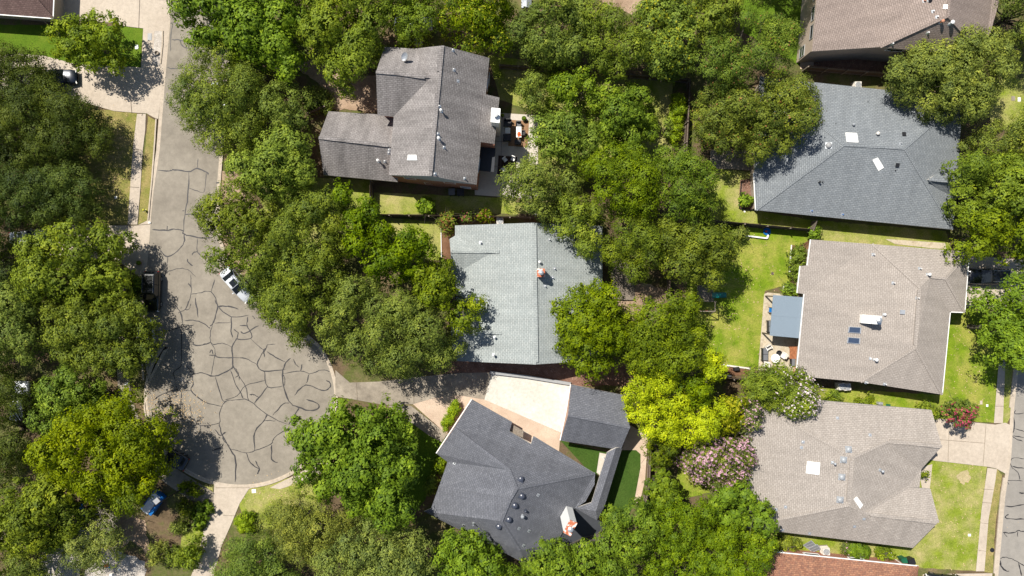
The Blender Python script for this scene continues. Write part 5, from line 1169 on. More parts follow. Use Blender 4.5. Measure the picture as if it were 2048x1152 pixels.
mb.bar(a+Vector((0, 0, .3)), b+Vector((0, 0, 1.6)), .04, .08); mb.build('gate_frame', M['wood'], root)
mb = MB(); t = (b-a).normalized()
for k in range(7): c = a+(b-a)*(k+.5)/7+Vector((-t.y, t.x, 0))*.05; mb.box((c.x, c.y, .95), (.13, .02, 1.6), math.atan2(t.y, t.x))
mb.build('board_panel', M['wood'], root)
def edging(label, pts, w=.14, h=.25, mat='white', close=False, name='garden_edging'):
    q = [P(x, y, 0) for x, y in pts]; mb = MB()
    for i in range(len(q)-1): mb.bar(q[i]+Vector((0, 0, h/2+.001*i)), q[i+1]+Vector((0, 0, h/2+.001*i)), w, h)
    return tag(mb.build(name, M[mat]), label, 'garden edging', 'garden edgings')
edging('white timber edging of the raised bed on the back lawn', [(1489, 471.5), (1533, 477), (1535, 470)], .16, .3)
edging('white edging along the west side of the planting bed', [(1582, 490), (1578, 545)], .10, .2)
edging('short white edging next to the patio cover', [(1567, 570), (1566, 588)], .08, .2)
edging('dark steel edging round the bed at the blue-grey roof', [(1482, 362), (1478, 417), (1512, 421)], .06, .25, 'black')
edging('pale stone edging at the foot of the back lawn', [(1446, 729.5), (1500, 737)], .18, .2, 'offwhite')
edging('lower broken stone edging near the yellow-lime tree', [(1446, 749), (1462, 752)], .16, .2, 'offwhite')
edging('white edging between lawn and mulch west of the light grey roof', [(882, 449), (883, 515)], .08, .15)
edging('low concrete retaining wall between rock bed and driveway', [(980, 744), (1050, 752), (1141, 767)], .35, .45, 'trimgrey', name='retaining_wall')['category'] = 'retaining wall'

# ------------------------------------------------------------------ vehicles
def car(label, px, py, ang, paint, L=4.7, W=1.85, suv=False, sun=False, rails=False, group='parked cars', name='parked_car'):
    """ang: heading of the nose in the picture plane, degrees counter-clockwise from right"""
    root = empty(name, P(px, py, 0), math.radians(ang)); tag(root, label, 'car', group)
    LOC[root.name] = Vector((0, 0, 0))
    hb = 1.02 if suv else 0.92; ht = 1.72 if suv else 1.42
    st = [(-.5, .74, .42, .80 if suv else .72), (-.485, .88, .30, hb*.98 if suv else .86), (-.42, .97, .24, hb if suv else .93), (-.28, 1.0, .22, hb), (0, 1.0, .22, hb), (.16, 1.0, .22, hb*.98), (.34, .97, .24, hb*.92), (.44, .90, .28, hb*.82), (.49, .76, .36, hb*.68), (.5, .66, .44, hb*.58)]
    vs = []; fs = []
    for fx, fw, z0, z1 in st:
        w2 = W/2*fw; x = fx*L
        vs += [(x, -w2*.86, z0), (x, -w2, z0+.18), (x, -w2, (z0+z1)/2+.05), (x, -w2*.93, z1-.06), (x, -w2*.78, z1), (x, 0, z1+.03), (x, w2*.78, z1), (x, w2*.93, z1-.06), (x, w2, (z0+z1)/2+.05), (x, w2, z0+.18), (x, w2*.86, z0)]
    m = 11
    for k in range(len(st)-1):
        for i in range(m): j = (i+1) % m; fs.append((k*m+i, (k+1)*m+i, (k+1)*m+j, k*m+j))
    fs.append(tuple(range(m-1, -1, -1))); fs.append(tuple((len(st)-1)*m+i for i in range(m)))
    mb = MB(); mb.add(vs, fs); body = mb.build('body', paint, root, smooth=True)
    r0, r1 = (-.47, .20) if suv else (-.36, .19); c0, c1 = (-.41, .06) if suv else (-.20, .03)
    def cab(z, x0, x1, wf): 
        w2 = W/2*wf; e = .12
        return [(x0*L, -w2*.9, z), (x0*L+e, -w2, z), (x1*L-e, -w2, z), (x1*L, -w2*.88, z), (x1*L, w2*.88, z), (x1*L-e, w2, z), (x0*L+e, w2, z), (x0*L, w2*.9, z)]
    lo = cab(hb-.02, r0, r1, .92); hi = cab(ht-.04, c0, c1, .76); mb = MB()
    mb.add(lo+hi, [tuple(range(7, -1, -1)), tuple(range(8, 16))]+[(i, (i+1) % 8, 8+(i+1) % 8, 8+i) for i in range(8)])
    mb.build('windows', M['glass'], root)
    a = cab(ht-.045, c0-.012, c1+.012, .79); b_ = cab(ht+.01, c0+.02, c1-.02, .70); mb = MB()
    mb.add(a+b_, [tuple(range(7, -1, -1)), tuple(range(8, 16))]+[(i, (i+1) % 8, 8+(i+1) % 8, 8+i) for i in range(8)])
    for s in (-1, 1):
        for (xa, xb) in ((r0+.01, c0), (r1-.01, c1), ((r0+r1)/2-.02, (c0+c1)/2-.01)):
            mb.bar((xa*L, s*W/2*.90, hb), (xb*L, s*W/2*.765, ht-.04), .06, .05)
    rf = mb.build('roof', paint, root)
    if sun: mb = MB(); mb.box(((c0+c1)/2*L+.15, 0, ht+.017), (.75, .85, .012)); mb.build('sunroof', M['glass'], rf)
    if rails:
        for s in (-1, 1): mb = MB(); mb.bar((c0*L+.2, s*W*.33, ht+.05), (c1*L-.2, s*W*.33, ht+.05), .04, .04); mb.box((c0*L+.25, s*W*.33, ht+.02), (.08, .04, .05)); mb.box((c1*L-.25, s*W*.33, ht+.02), (.08, .04, .05)); mb.build('roof_rail', M['chrome'], rf)
    for sx in (-.31, .31):
        for s in (-1, 1):
            mb = MB(); y = s*(W/2-.12); mb.cyl((sx*L, y-.11, .33), (sx*L, y+.11, .33), .33, n=18); wh = mb.build('wheel', M['rubber'], root)
            mb = MB(); mb.cyl((sx*L, y+s*.105, .33), (sx*L, y+s*.125, .33), .21, n=14); mb.build('rim', M['chrome'], wh)
    for s in (-1, 1):
        mb = MB(); mb.box((.478*L, s*W*.36, hb*.66), (.12, .34, .13), rz=-s*.35); mb.build('headlight', M['lampglass'], root)
        mb = MB(); mb.box((-.488*L, s*W*.38, hb*.78), (.08, .26, .14), rz=s*.25); mb.build('taillight', M['redlens'], root)
        mb = MB(); mb.box((r1*L-.35, s*(W/2+.08), hb+.04), (.12, .2, .12)); mb.build('wing_mirror', paint, root)
    mb = MB(); mb.box((.503*L, 0, .42), (.03, W*.5, .12)); mb.build('grille', M['black'], root)
    return root
pb = car_paint('paint_black', (0.006, 0.007, 0.009)); pw = car_paint('paint_white', (0.58, 0.60, 0.62)); ps = car_paint('paint_silver', (0.42, 0.44, 0.46)); pn = car_paint('paint_navy', (0.008, 0.012, 0.022))
car('black sport utility vehicle parked at the west kerb', 310, 583, -91, pb, 4.9, 1.95, True, rails=True)
car('white car mostly hidden under the tree just south of the black one at the kerb', 298, 674, -90, pw, 4.6, 1.85)
car('white sedan with dark sunroof parked diagonally under the tree at the street bend', 479, 569, -49, pw, 4.8, 1.85, False, sun=True)
car('black car nosed under the wide yellow-green tree at the bottom of the turning circle', 345, 910, 153, pn, 4.6, 1.85)
car('silver car glimpsed under the olive oak on the upper street', 438, 206, -88, ps, 4.6, 1.85)
car('dark car parked on the curved driveway at the top left', 122, 158, 2, pn, 4.7, 1.85)
car('black van with roof rails parked on the driveway at the right', 1968, 553, 180, pb, 4.9, 1.95, True, rails=True)
car('black car at the bottom right corner beside the red-brown roof', 1882, 1160, 175, pb, 4.7, 1.85)
car('white car in the shaded driveway at the left edge', 66, 476, 5, pw, 4.6, 1.85)
car('pale van in the shade at the left edge', 52, 802, 90, pw, 5.0, 1.95, True)
car('white vehicle glimpsed through leaves left of the satellite dish at the top', 828, 52, 2, pw, 4.6, 1.85)

# ------------------------------------------------------------------ smaller objects
def ac(label, px, py, rz=0, s=0.8, h=0.8):
    root = empty('air_conditioner', P(px, py, 0), rz); LOC[root.name] = Vector((0, 0, 0)); tag(root, label, 'air conditioner', 'outdoor air conditioners')
    mb = MB(); mb.box((0, 0, .05), (s*1.2, s*1.2, .1)); mb.build('base_slab', M['concrete_old'], root)
    mb = MB(); mb.box((0, 0, .1+h/2), (s, s, h)); 
    for k in range(7): mb.box((0, 0, .2+k*.09), (s+.03, s+.03, .02))
    c = mb.build('casing', M['offwhite'], root)
    mb = MB(); mb.lathe((0, 0, .1+h), [(s*.44, .004), (s*.44, .03), (s*.40, .035), (s*.02, .036)], n=24); g_ = mb.build('fan_grille', M['trimgrey'], root)
    mb = MB()
    for r in (.12, .2, .28, .35):
        for i in range(20):
            t = 2*math.pi*i/20; t2 = 2*math.pi*(i+1)/20; mb.bar((r*math.cos(t)*s/.8, r*math.sin(t)*s/.8, .145+h), (r*math.cos(t2)*s/.8, r*math.sin(t2)*s/.8, .145+h), .012, .012)
    for i in range(6): t = math.pi*i/3; mb.bar((0, 0, .16+h), (s*.44*math.cos(t), s*.44*math.sin(t), .16+h), .03, .02)
    mb.cyl((0, 0, .14+h), (0, 0, .19+h), .07, n=12); mb.build('guard', M['galv'], root)
ac('white air conditioner against the north eave of the light grey roof', 1000, 443, 0)
ac('white air conditioner at the north eave of the blue-grey roof', 1709, 174, 0)
ac('left of two air conditioners in the dark passage between the taupe roofs', 1677, 771, .1)
ac('right of two air conditioners in the dark passage between the taupe roofs', 1688, 772, .1)
ac('beige air conditioner beside leaning screens, bottom right', 1646, 1098, .05, .85)
ac('air conditioner in shade north of the two-storey house', 838, 88, 0)
def screen(label, c0, c1, c2, c3, h=.5):
    q = [P(*c0, 0), P(*c1, 0), P(*c2, 0), P(*c3, 0)]; q[0].z = q[1].z = .04; q[2].z = q[3].z = h
    root = empty('window_screen', q[0]); tag(root, label, 'window screen', 'leaning window screens'); mb = MB(); mb.add(q+[p-Vector((0, 0, .03)) for p in q], [(0, 1, 2, 3), (7, 6, 5, 4), (0, 4, 5, 1), (1, 5, 6, 2), (2, 6, 7, 3), (3, 7, 4, 0)]); mb.build('mesh_panel', M['grey_cushion'], root)
    mb = MB()
    for i in range(4): mb.bar(q[i]+Vector((0, 0, .01)), q[(i+1) % 4]+Vector((0, 0, .01)), .06, .06)
    mb.bar(q[0].lerp(q[1], .5)+Vector((0, 0, .01)), q[3].lerp(q[2], .5)+Vector((0, 0, .01)), .04, .04); mb.build('frame', M['galv'], root)
screen('rear one of the dark framed screens leaning by the beige air conditioner', (1606, 1090), (1614, 1096), (1628, 1087), (1619, 1078))
screen('front one of the dark framed screens leaning by the beige air conditioner', (1616, 1097), (1624, 1104), (1637, 1094), (1630, 1085), .6)
def bin_(label, px, py, mat, rz=0, w=.6):
    root = empty('wheelie_bin', P(px, py, 0), rz); LOC[root.name] = Vector((0, 0, 0)); tag(root, label, 'bin', 'wheeled bins')
    mb = MB(); mb.box((0, 0, .55), (w*.8, w*.9, .98), taper=1.22); mb.build('body', M[mat], root)
    mb = MB(); mb.box((0.02, 0, 1.07), (w*1.05, w*1.12, .06)); mb.box((0.02, 0, 1.11), (w*.8, w*.86, .03)); mb.build('lid', M[mat], root)
    mb = MB(); mb.bar((-w*.52, -w*.4, 1.0), (-w*.52, w*.4, 1.0), .04, .04); mb.build('handle', M[mat], root)
    for s in (-1, 1): mb = MB(); mb.cyl((-w*.4, s*w*.38-.03, .12), (-w*.4, s*w*.38+.03, .12), .12, n=12); mb.build('wheel', M['rubber'], root)
bin_('grey wheeled bin in the shade south of the two-storey house', 905, 386, 'grey_cushion', 1.6, .7)
bin_('black wheeled bin in the shade south of the two-storey house', 922, 387, 'black', 1.6, .75)
bin_('green wheeled bin beside a black one at the bottom right', 1799, 1115, 'green', .3, .6)
bin_('black wheeled bin beside a green one at the bottom right', 1814, 1117, 'black', 1.9, .7)
# patio of the two-storey house
def slab_thing(name, label, cat, pts, z0, z1, mat, group=None):
    mb = MB(); mb.prism([tuple(P(x, y, 0)[:2]) for x, y in pts], z0, z1); return tag(mb.build(name, M[mat]), label, cat, group)
slab_thing('rug', 'tan brown outdoor rug under the white patio table', 'rug', [(1020, 240), (1058, 242), (1055, 295), (1016, 292)], .075, .088, 'rug')
slab_thing('rug', 'dark brown outdoor rug with three white chairs', 'rug', [(997, 311), (1034, 314), (1031, 354), (994, 351)], .075, .088, 'rug_dark')
def chair(label, px, py, ang, seatm, framem, group, s=.62, arms=True, name='patio_chair', z=.088):
    root = empty(name, P(px, py, 0)+Vector((0, 0, z)), math.radians(ang)); LOC[root.name] = Vector((0, 0, 0)); tag(root, label, 'chair', group)
    mb = MB(); mb.box((0, 0, .40), (s*.95, s*.95, .10)); mb.build('seat', M[seatm], root)
    mb = MB(); mb.box((-s*.46, 0, .68), (.10, s*.95, .48)); mb.build('backrest', M[seatm], root)
    if arms:
        for q in (-1, 1): mb = MB(); mb.box((0, q*s*.54, .60), (s*.95, .07, .05)); mb.build('armrest', M[framem], root)
    for x in (-1, 1):
        for y in (-1, 1): mb = MB(); mb.box((x*s*.42, y*s*.5, .30), (.05, .05, .60 if arms else .4)) if arms else mb.box((x*s*.42, y*s*.42, .175), (.05, .05, .35)); mb.build('leg', M[framem], root)
gA = 'chairs on the furnished patio'
chair('black armchair at the north end of the sitting group by the chimney', 1015, 248, -90, 'black', 'black', gA, .85, z=.07)
chair('black armchair at the south end of the sitting group by the chimney', 1014, 277, 90, 'black', 'black', gA, .85, z=.07)
chair('dark chair at the north end of the white patio table', 1037, 250, -90, 'grey_cushion', 'black', gA, .55)
chair('dark chair at the south end of the white patio table', 1035, 286, 90, 'black', 'black', gA, .6)
chair('dark chair on the east side of the white patio table', 1046, 268, 180, 'black', 'black', gA, .5)
chair('white cushioned chair, upper left on the dark rug', 1010, 321, -50, 'white', 'black', gA, .5)
chair('white cushioned chair, upper right on the dark rug', 1026, 319, -110, 'white', 'black', gA, .5)
chair('white cushioned chair, lower left on the dark rug', 1008, 340, 40, 'white', 'black', gA, .5)
def table(name, label, px, py, lx, ly, h, topm, legm, z=.088, rz=0.0):
    root = empty(name, P(px, py, 0)+Vector((0, 0, z)), rz); LOC[root.name] = Vector((0, 0, 0)); tag(root, label, 'table')
    mb = MB(); mb.box((0, 0, h-.02), (lx, ly, .05)); mb.build('tabletop', M[topm], root)
    for x in (-1, 1):
        for y in (-1, 1): mb = MB(); mb.box((x*(lx/2-.06), y*(ly/2-.06), (h-.045)/2), (.06, .06, h-.045)); mb.build('leg', M[legm], root)
table('patio_table', 'long white patio table with an orange cloth, on the tan rug', 1037.5, 267, .62, 1.3, .74, 'white', 'black')
table('side_table', 'square white side table between two black armchairs', 1015.5, 263, .62, .68, .42, 'white', 'black', .07)
c = P(1038, 270, 0)
mb = MB(); mb.lathe((c.x, c.y, .828), [(.19, 0), (.21, .03), (.18, .09), (.10, .14), (.02, .16)], n=14); mb.box((c.x+.02, c.y-.2, .86), (.42, .3, .06), .3)
tag(mb.build('folded_cloth', M['orange']), 'crumpled orange cloth lying on the white patio table', 'cloth')
def pot(label, px, py, r, h, mat, kind='bright', top=None, z=.07):
    root = empty('potted_plant', P(px, py, 0)+Vector((0, 0, z))); tag(root, label, 'potted plant', 'potted plants'); c = LOC[root.name]
    mb = MB(); mb.lathe((c.x, c.y, c.z), [(r*.65, 0), (r, h*.9), (r*1.08, h*.92), (r*1.08, h), (r*.9, h), (r*.85, h-.05)], n=18); mb.build('pot', M[mat], root)
    rn = np.random.default_rng(int(px)); n = 160; d_ = rn.normal(size=(n, 3)); d_[:, 2] = abs(d_[:, 2]); d_ /= np.linalg.norm(d_, axis=1, keepdims=True)
    cen = d_*np.array([r*1.1, r*1.1, r*1.2])*rn.uniform(.3, 1, (n, 1))+np.array([0, 0, h]); leaf_mesh('foliage', cen, d_, rn.uniform(.06, .12, n), rn.uniform(.2, .8, n), LEAF[kind]['m'], root)
pot('green plant in a dark pot at the north end of the tan rug', 1048, 239, .28, .45, 'black')
pot('small green plant beside the white chimney on the patio', 1005, 232, .2, .3, 'terracotta')
pot('bright green plant in a terracotta pot north of the black parked car', 281, 526, .28, .4, 'terracotta', z=.002)
pot('small potted plant at the north end of the patio cover', 1582, 583, .24, .35, 'terracotta', 'green', z=.045)
pot('plant in a terracotta pot inside the steel-edged bed', 1503, 398, .2, .3, 'terracotta', 'green', z=.045)
# deck east of the light grey house
root = empty('wooden_deck', P(1233, 575, 0)); tag(root, 'weathered wooden deck behind the light grey roof', 'deck')
mb = MB(); a = P(1222, 520); b = P(1268, 600); n = 30
for k in range(n):
    y = a.y+(b.y-a.y)*(k+.5)/n; mb.box(((a.x+b.x)/2, y, .28), (abs(b.x-a.x), abs(b.y-a.y)/n-.012, .04))
mb.build('deck_boards', M['wood'], root)
mb = MB()
for x in (a.x+.1, (a.x+b.x)/2, b.x-.1): mb.box((x, (a.y+b.y)/2, .13), (.08, abs(b.y-a.y)-.1, .26))
mb.build('joists', M['wood_dark'], root)
# swing set with slide
c = P(1404, 590, 0); root = empty('play_tower', c); tag(root, 'wooden play tower with teal slide under the oak at the back lawn', 'play set')
mb = MB()
for i in range(10): mb.box((c.x-.9+i*.2, c.y+.2, 1.45), (.18, 1.9, .04))
mb.build('platform', M['wood'], root)
for x in (-.95, .95):
    for y in (-.75, 1.15): mb = MB(); mb.box((c.x+x, c.y+y, 1.25), (.1, .1, 2.5)); mb.build('post', M['wood'], root)
mb = MB()
for z in (1.85, 2.2):
    mb.bar((c.x-.95, c.y-.75, z), (c.x-.95, c.y+1.15, z), .05, .09); mb.bar((c.x-.95, c.y+1.15, z), (c.x+.95, c.y+1.15, z), .05, .09); mb.bar((c.x-.95, c.y-.75, z), (c.x+.95, c.y-.75, z), .05, .09)
mb.build('railing', M['wood'], root)
mb = MB(); n = 12; x0 = c.x+.75; vs = []; fs = []
for k in range(n+1):
    t = k/n; x = x0+2.15*t; z = 1.48*(1-t)**1.15+.22; vs += [(x, c.y-.32, z+.18), (x, c.y-.25, z), (x, c.y+.25, z), (x, c.y+.32, z+.18), (x, c.y+.32, z-.04), (x, c.y-.32, z-.04)]
for k in range(n):
    for i in range(6): j = (i+1) % 6; fs.append((6*k+i, 6*k+6+i, 6*k+6+j, 6*k+j))
fs += [(0, 1, 2, 3, 4, 5), tuple(6*n+i for i in range(5, -1, -1))]
mb.add(vs, fs); mb.build('slide', M['teal'], root)
mb = MB(); mb.bar((c.x-.9, c.y-1.9, 2.3), (c.x+.9, c.y-1.9, 2.3), .1, .1)
for x in (-.9, .9): mb.bar((c.x+x, c.y-1.9, 2.3), (c.x+x, c.y-.8, 2.3), .08, .08); mb.bar((c.x+x, c.y-2.4, 0), (c.x+x, c.y-1.9, 2.3), .08, .08)
mb.build('swing_beam', M['wood'], root)
for x in (-.4, .35):
    mb = MB(); mb.box((c.x+x, c.y-1.9, .6), (.42, .18, .04)); sw = mb.build('swing_seat', M['orange'], root)
    for s in (-.18, .18): mb = MB(); mb.cyl((c.x+x+s, c.y-1.9, .6), (c.x+x+s, c.y-1.9, 2.27), .012, n=5); mb.build('chain', M['galv'], sw)
# patio cover of the taupe house
sheet('flagstone_patio', [(1528, 588), (1535, 585), (1612, 592), (1603, 690), (1598, 745), (1516, 740)], M['flag'], .048)
root = empty('patio_cover', P(1575, 634, 0)); tag(root, 'blue-grey ribbed metal patio cover on dark posts', 'patio cover')
q = [P(1546.5, 590, 2.75), P(1609, 594.7, 2.95), P(1599, 676.5, 2.95), P(1539.6, 671, 2.75)]
mb = MB(); mb.add(q+[p-Vector((0, 0, .06)) for p in q], [(0, 1, 2, 3), (7, 6, 5, 4), (0, 4, 5, 1), (1, 5, 6, 2), (2, 6, 7, 3), (3, 7, 4, 0)])
n = 27
for k in range(n+1):
    t = k/n; a = q[0].lerp(q[1], t); b = q[3].lerp(q[2], t); mb.bar(a+Vector((0, 0, .012)), b+Vector((0, 0, .012)), .055, .035)
a = q[0].lerp(q[3], .5); b = q[1].lerp(q[2], .5); mb.bar(a+Vector((0, 0, .02)), b+Vector((0, 0, .02)), .05, .05); mb.build('roof_sheet', M['corr'], root)
cc = sum(q, Vector())/4
for p in q: p2 = p+(cc-p)*.06; mb = MB(); mb.box((p2.x, p2.y, p.z/2), (.14, .14, p.z-.08)); mb.build('post', M['trimdark'], root)
mb = MB()
for i in range(4): a = q[i]+(cc-q[i])*.06-Vector((0, 0, .14)); b = q[(i+1) % 4]+(cc-q[(i+1) % 4])*.06-Vector((0, 0, .14)); mb.bar(a, b, .07, .15)
mb.build('beam', M['trimdark'], root)
gE = 'seats on the flagstone patio'
def seatbox(name, label, px, py, lx, ly, rz=0, z=.048, mats=('grey_cushion', 'black'), cush=2):
    root = empty(name, P(px, py, 0)+Vector((0, 0, z)), rz); LOC[root.name] = Vector((0, 0, 0)); tag(root, label, 'bench', gE)
    mb = MB(); mb.box((0, 0, .3), (lx, ly, .06)); 
    for x in (-1, 1):
        for y in (-1, 1): mb.box((x*(lx/2-.05), y*(ly/2-.05), .135), (.06, .06, .27))
    mb.build('frame', M[mats[1]], root)
    for k in range(cush): mb = MB(); mb.box((0, -ly/2+ly*(k+.5)/cush, .39), (lx*.94, ly/cush-.04, .12)); mb.build('cushion', M[mats[0]], root, bevel=.02)
    mb = MB(); mb.box((-lx/2+.05, 0, .5), (.09, ly, .34)); mb.build('backrest', M[mats[1]], root)
seatbox('outdoor_sofa', 'two-seat grey sofa on the open part of the flagstone patio', 1527, 708, .8, 1.5)
seatbox('outdoor_sofa', 'grey sofa half under the metal patio cover', 1537, 652, .7, 1.4)
seatbox('ottoman', 'single grey cushioned stool beside the red-brown bench', 1582, 724, .6, .9, cush=1)
mb = MB(); c = P(1548, 716, 0); root = empty('round_table', (c.x, c.y, .048)); tag(root, 'round white table on the flagstone patio', 'table'); mb.lathe((c.x, c.y, .048), [(.52, .42), (.55, .44), (.55, .47), (.53, .48), (.02, .48)], n=28); mb.build('tabletop', M['white'], root)
mb = MB(); mb.lathe((c.x, c.y, .048), [(.25, 0), (.25, .03), (.05, .06), (.05, .41), (.2, .42)], n=14); mb.build('pedestal', M['black'], root)
mb = MB(); c = P(1556, 706, 0); mb.lathe((c.x, c.y, .05), [(.25, 0), (.36, .3), (.36, .36), (.30, .36), (.24, .16), (.02, .15)], n=22); tag(mb.build('fire_bowl', M['black']), 'round dark fire bowl next to the white round table', 'fire bowl')
chair('white wicker chair north of the two-seat grey sofa', 1534, 694, -60, 'offwhite', 'white', gE, .6, z=.05)
chair('white wicker chair east of the fire bowl', 1564, 710, 150, 'offwhite', 'white', gE, .6, z=.05)
chair('white wicker chair south of the two-seat grey sofa', 1530, 727, 80, 'offwhite', 'white', gE, .6, z=.05)
chair('blue-cushioned chair at the west edge of the metal patio cover', 1540, 620, 170, 'blue', 'wood', gE, .6, z=.05)
root = empty('wooden_bench', P(1585, 706, 0)+Vector((0, 0, .048))); tag(root, 'long red-brown slatted wooden bench against the taupe house', 'bench')
mb = MB(); a = P(1576, 693); 
for k in range(9): mb.box((a.x+.08+k*.155, P(0, 705).y, .45), (.14, 1.5, .04))
mb.build('seat', M['wood_red'], root)
for k in range(4): mb = MB(); mb.box((a.x+.1+(k % 2)*1.2, P(0, 705).y+(-.65 if k < 2 else .65), .24), (.09, .09, .38)); mb.build('leg', M['wood_red'], root)
slab_thing('brick_step', 'red tiled strip along the west wall of the taupe house', 'step', [(1590, 692), (1599, 693), (1596, 748), (1586, 747)], .02, .22, 'terracotta')
# fire hydrant, mailbox post, covers, street lamp
c = P(292, 421, 0); root = empty('fire_hydrant', c); tag(root, 'small yellow and silver fire hydrant by the west kerb', 'fire hydrant')
mb = MB(); mb.lathe((c.x, c.y, 0), [(.16, 0), (.16, .05), (.10, .06), (.10, .55), (.14, .56), (.14, .60), (.11, .66), (.03, .72), (.02, .76)], n=14); mb.build('barrel', M['yellow'], root)
for s, ax in ((-1, 0), (1, 0), (1, 1)):
    mb = MB(); e = Vector((s*.2, 0, 0)) if not ax else Vector((0, -.2, 0)); mb.cyl((c.x, c.y, .42), Vector((c.x, c.y, .42))+e, .06, n=10); mb.build('nozzle', M['galv'], root)
mb = MB(); b = P(372, 973, 0); root = empty('street_lamp', b); tag(root, 'tall thin dark street lamp leaning out over the blue covered table at the turning circle', 'street lamp')
tip = b+Vector((0, 0, 7.5)); mb.cyl(b, tip, .09, .06, n=10); mb.cyl(b, b+Vector((0, 0, .4)), .14, .1, n=10); mb.build('pole', M['black'], root)
mb = MB(); h_ = tip+Vector((-.05, -.15, .12)); mb.cyl(tip, tip+Vector((.3, .5, .1)), .03, n=8); mb.build('arm', M['black'], root)
hd = tip+Vector((.4, .62, .1)); mb = MB(); mb.box(hd, (.62, .55, .16), .7); hh = mb.build('lamp_head', M['trimgrey'], root); mb = MB(); mb.box(hd-Vector((0, 0, .09)), (.4, .35, .03), .7); mb.build('lens', M['lampglass'], hh)
c = P(304, 1007, 0.9); ang = math.atan2(33, 24)
root = empty('covered_table', (c.x, c.y, 0), ang); LOC[root.name] = Vector((0, 0, 0)); tag(root, 'blue-sided table with a pale grey top near the street lamp, bottom left', 'table')
mb = MB(); mb.box((-.1, .15, .88), (2.6, .95, .05)); mb.build('tabletop', M['galv'], root)
mb = MB(); mb.box((0, 0, .45), (2.7, 1.5, .74)); mb.build('cover', M['blue'], root)
for x in (-1.2, 1.2):
    for y in (-.6, .6): mb = MB(); mb.box((x, y, .04), (.1, .1, .08)); mb.build('leg', M['black'], root)
mb = MB(); mb.cyl((.1, .1, .91), (.1, .1, 1.05), .12, n=12); mb.cyl((.1, .1, .95), (.7, .1, .95), .05, n=8); mb.build('handpump', M['white'], root)
def cover(label, px, py, w, l, rz, mat='galv', z=.06, round_=False):
    c = P(px, py, 0); mb = MB()
    if round_: mb.lathe((c.x, c.y, z), [(w, 0), (w, .02), (w*.85, .022), (w*.8, .018), (.02, .018)], n=22)
    else: mb.box((c.x, c.y, z+.012), (w, l, .024), rz); mb.box((c.x, c.y, z+.028), (w*.7, l*.7, .012), rz)
    tag(mb.build('utility_cover', M[mat]), label, 'utility cover', 'utility covers')
cover('rounded grey meter cover set in the sidewalk at the top left', 300, 74, .5, .85, .0, 'trimgrey', .062)
cover('white-rimmed meter cover in the shaded sidewalk near the street lamp', 384, 989, .55, .35, -.3, 'galv', .066)
cover('white square cover on the small lawn below the turning circle', 508, 982, .5, .45, .1, 'white', .02)
cover('small white cover in the green lawn at the top left', 273.5, 94, .4, .5, 0, 'white', .0)
cover('small pale cover on the east front lawn', 1974, 811, .25, .3, 0, 'white', .02)
cover('pinkish square cover on the east front lawn', 1962, 805, .3, .45, 0, 'concrete', .02)
cover('small white cover on the dry front lawn at the bottom right', 1938.5, 1070, .35, .3, 0, 'white', .02)
cover('round dark cover in the dry strip by the east kerb', 1984, 1100, .27, 0, 0, 'black', .02, True)
cover('round pale manhole cover in the turning circle', 366.5, 759, .33, 0, 0, 'curb', .051, True)
cover('brown drain dot on the back lawn', 1545, 547, .18, 0, 0, 'trimdark', .02, True)
cover('small white cover on the brown lawn under the dark oaks', 232, 395, .3, .3, 0, 'white', .02)
cover('white stepping stone on the shaded grass at the right edge', 2038, 199, .35, .5, 0, 'white', .02)
cover('brown stepping stone on the shaded grass at the right edge', 2026, 197, .45, .55, 0, 'concrete_old', .02)
cover('small white cap on the patchy lawn near the steel-edged bed', 1489, 423, .2, .2, 0, 'white', .02)
cover('white plate on the kerb by the shaded driveway', 300, 445.5, .3, .2, 0, 'white', .15)
# ring planter lying on the white gravel
c = P(315.5, 107, 0); mb = MB(); mb.lathe((c.x, c.y, .093), [(.22, 0), (.25, .22), (.20, .22), (.18, .06), (.02, .05)], n=20); tag(mb.build('planter', M['concrete_old']), 'empty round stone planter on the white gravel at the top left', 'planter')
# round toy by the raised bed
c = P(1533, 463, 0); root = empty('paddling_pool', (c.x, c.y, .012)); tag(root, 'round blue toy pool with an orange and red centre on the shaded lawn', 'toy pool')
mb = MB(); mb.lathe((c.x, c.y, .012), [(.42, 0), (.46, .1), (.44, .2), (.38, .2), (.36, .05), (.02, .04)], n=24); mb.build('rim', M['blue'], root)
mb = MB(); mb.lathe((c.x-.08, c.y, .06), [(.14, 0), (.14, .1), (.02, .14)], n=12); mb.build('toy', M['orange'], root)
# timber frame round the tree at the bottom, pergola, shed corner, odds and ends
c = P(816, 1022, 0); mb = MB()
R_ = Matrix.Rotation(-.7, 3, 'Z')
for s in ((0, .55, 1.4, .08), (0, -.55, 1.4, .08), (.66, 0, .08, 1.02), (-.66, 0, .08, 1.02)): mb.box(Vector((c.x, c.y, .1))+R_ @ Vector((s[0], s[1], 0)), (s[2], s[3], .2), R=R_)
tag(mb.build('timber_frame', M['wood']), 'small rectangular timber frame under the bright lobed tree', 'planter frame')
c = P(8, 1058, 2.4); root = empty('pergola', (c.x, c.y, 0)); tag(root, 'brown slatted pergola at the bottom left edge', 'pergola'); Rz = -.5
R_ = Matrix.Rotation(Rz, 3, 'Z'); mb = MB()
for k in range(14): mb.box(Vector((c.x, c.y, 2.5))+R_ @ Vector((0, -1.6+k*.25, 0)), (3.2, .06, .12), R=R_)
mb.build('slats', M['wood'], root); mb = MB()
for s in (-1.3, 1.3): mb.box(Vector((c.x, c.y, 2.37))+R_ @ Vector((s, 0, 0)), (.1, 3.4, .14), R=R_)
mb.build('beam', M['wood_red'], root)
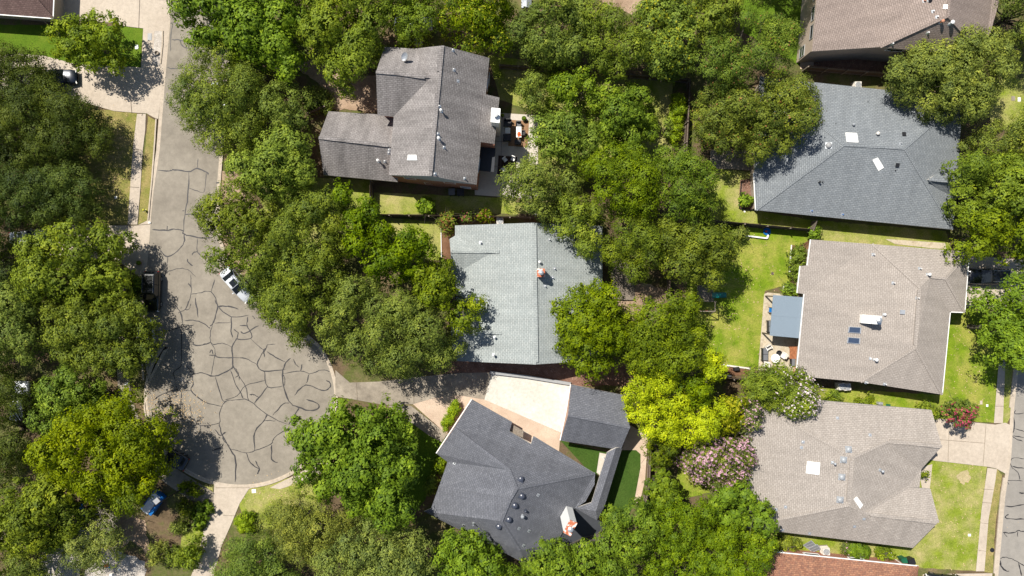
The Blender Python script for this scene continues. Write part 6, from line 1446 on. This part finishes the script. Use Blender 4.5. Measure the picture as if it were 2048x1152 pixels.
for sx in (-1.3, 1.3):
    for sy in (-1.4, 1.4): mb = MB(); p_ = Vector((c.x, c.y, 1.15))+R_ @ Vector((sx, sy, 0)); mb.box(p_, (.1, .1, 2.3), R=R_); mb.build('post', M['wood'], root)
c = P(1053, 4, 2.2); root = empty('garden_shed', (c.x, c.y, 0)); tag(root, 'small white garden shed cut by the top edge', 'shed')
mb = MB(); mb.box((c.x, c.y+.4, 1.0), (1.0, 1.9, 2.0)); mb.build('wall', M['white'], root)
mb = MB(); mb.add([(c.x-.6, c.y-.65, 2.0), (c.x+.6, c.y-.65, 2.0), (c.x+.6, c.y+1.45, 2.0), (c.x-.6, c.y+1.45, 2.0), (c.x, c.y-.65, 2.35), (c.x, c.y+1.45, 2.35)], [(0, 4, 5, 3), (1, 2, 5, 4), (0, 1, 4), (3, 5, 2), (0, 3, 2, 1)]); mb.build('roof', M['galv'], root)
def odd(name, label, px, py, mat, size, rz=0, z=.05, cat='clutter'):
    c = P(px, py, 0); mb = MB(); mb.box((c.x, c.y, z+size[2]/2), size, rz, taper=.8); mb.box((c.x+.03, c.y, z+size[2]+.02), (size[0]*.5, size[1]*.6, .04), rz+.3)
    tag(mb.build(name, M[mat]), label, cat, 'loose yard items')
odd('toy', 'small red toy on the white gravel at the bottom left', 214, 1131, 'red', (.5, .35, .18), .4)
odd('bucket', 'blue lid next to the red toy on the white gravel', 220, 1135, 'blue', (.25, .2, .1), .8)
odd('sack', 'white bag right of the red toy on the gravel', 238, 1137, 'white', (.45, .3, .15), -.5)
odd('sack', 'second white bag on the gravel nearest the bottom edge', 224, 1149, 'white', (.5, .3, .15), .3)
odd('crate', 'white and grey crate stack in the passage between the taupe roofs', 1758, 806, 'galv', (.7, .35, .35), -.08)
odd('garden_hose', 'coiled pale green hose bundle beside the crate in the passage', 1776, 810, 'green', (.55, .25, .12), -.08)
odd('stone_slab', 'pale flat stone left of the wheeled bins', 1778, 1111, 'offwhite', (.8, .6, .06), .3)
odd('grill', 'dark covered barbecue between the stone edging and the back lawn', 1471, 737, 'black', (.7, .45, .6), .1)
odd('blue_tarp', 'dark blue tarp heap in shade under the wide yellow-green tree', 162, 1022, 'blue', (1.0, 1.5, .3), .3)
odd('white_box', 'white plastic box in the shaded dirt left of the turning circle', 254, 767, 'white', (.5, .3, .15), .4)
# downpipe of the bottom right house
mb = MB(); a = P(1807, 1129, 2.6); b = P(1791, 1119, 0.1); mb.bar(a, Vector((b.x, b.y, 2.2)), .09, .09); mb.bar(Vector((b.x, b.y, 2.22)), Vector((b.x, b.y, .1)), .09, .09); mb.build('downpipe', M['white'], Hh)
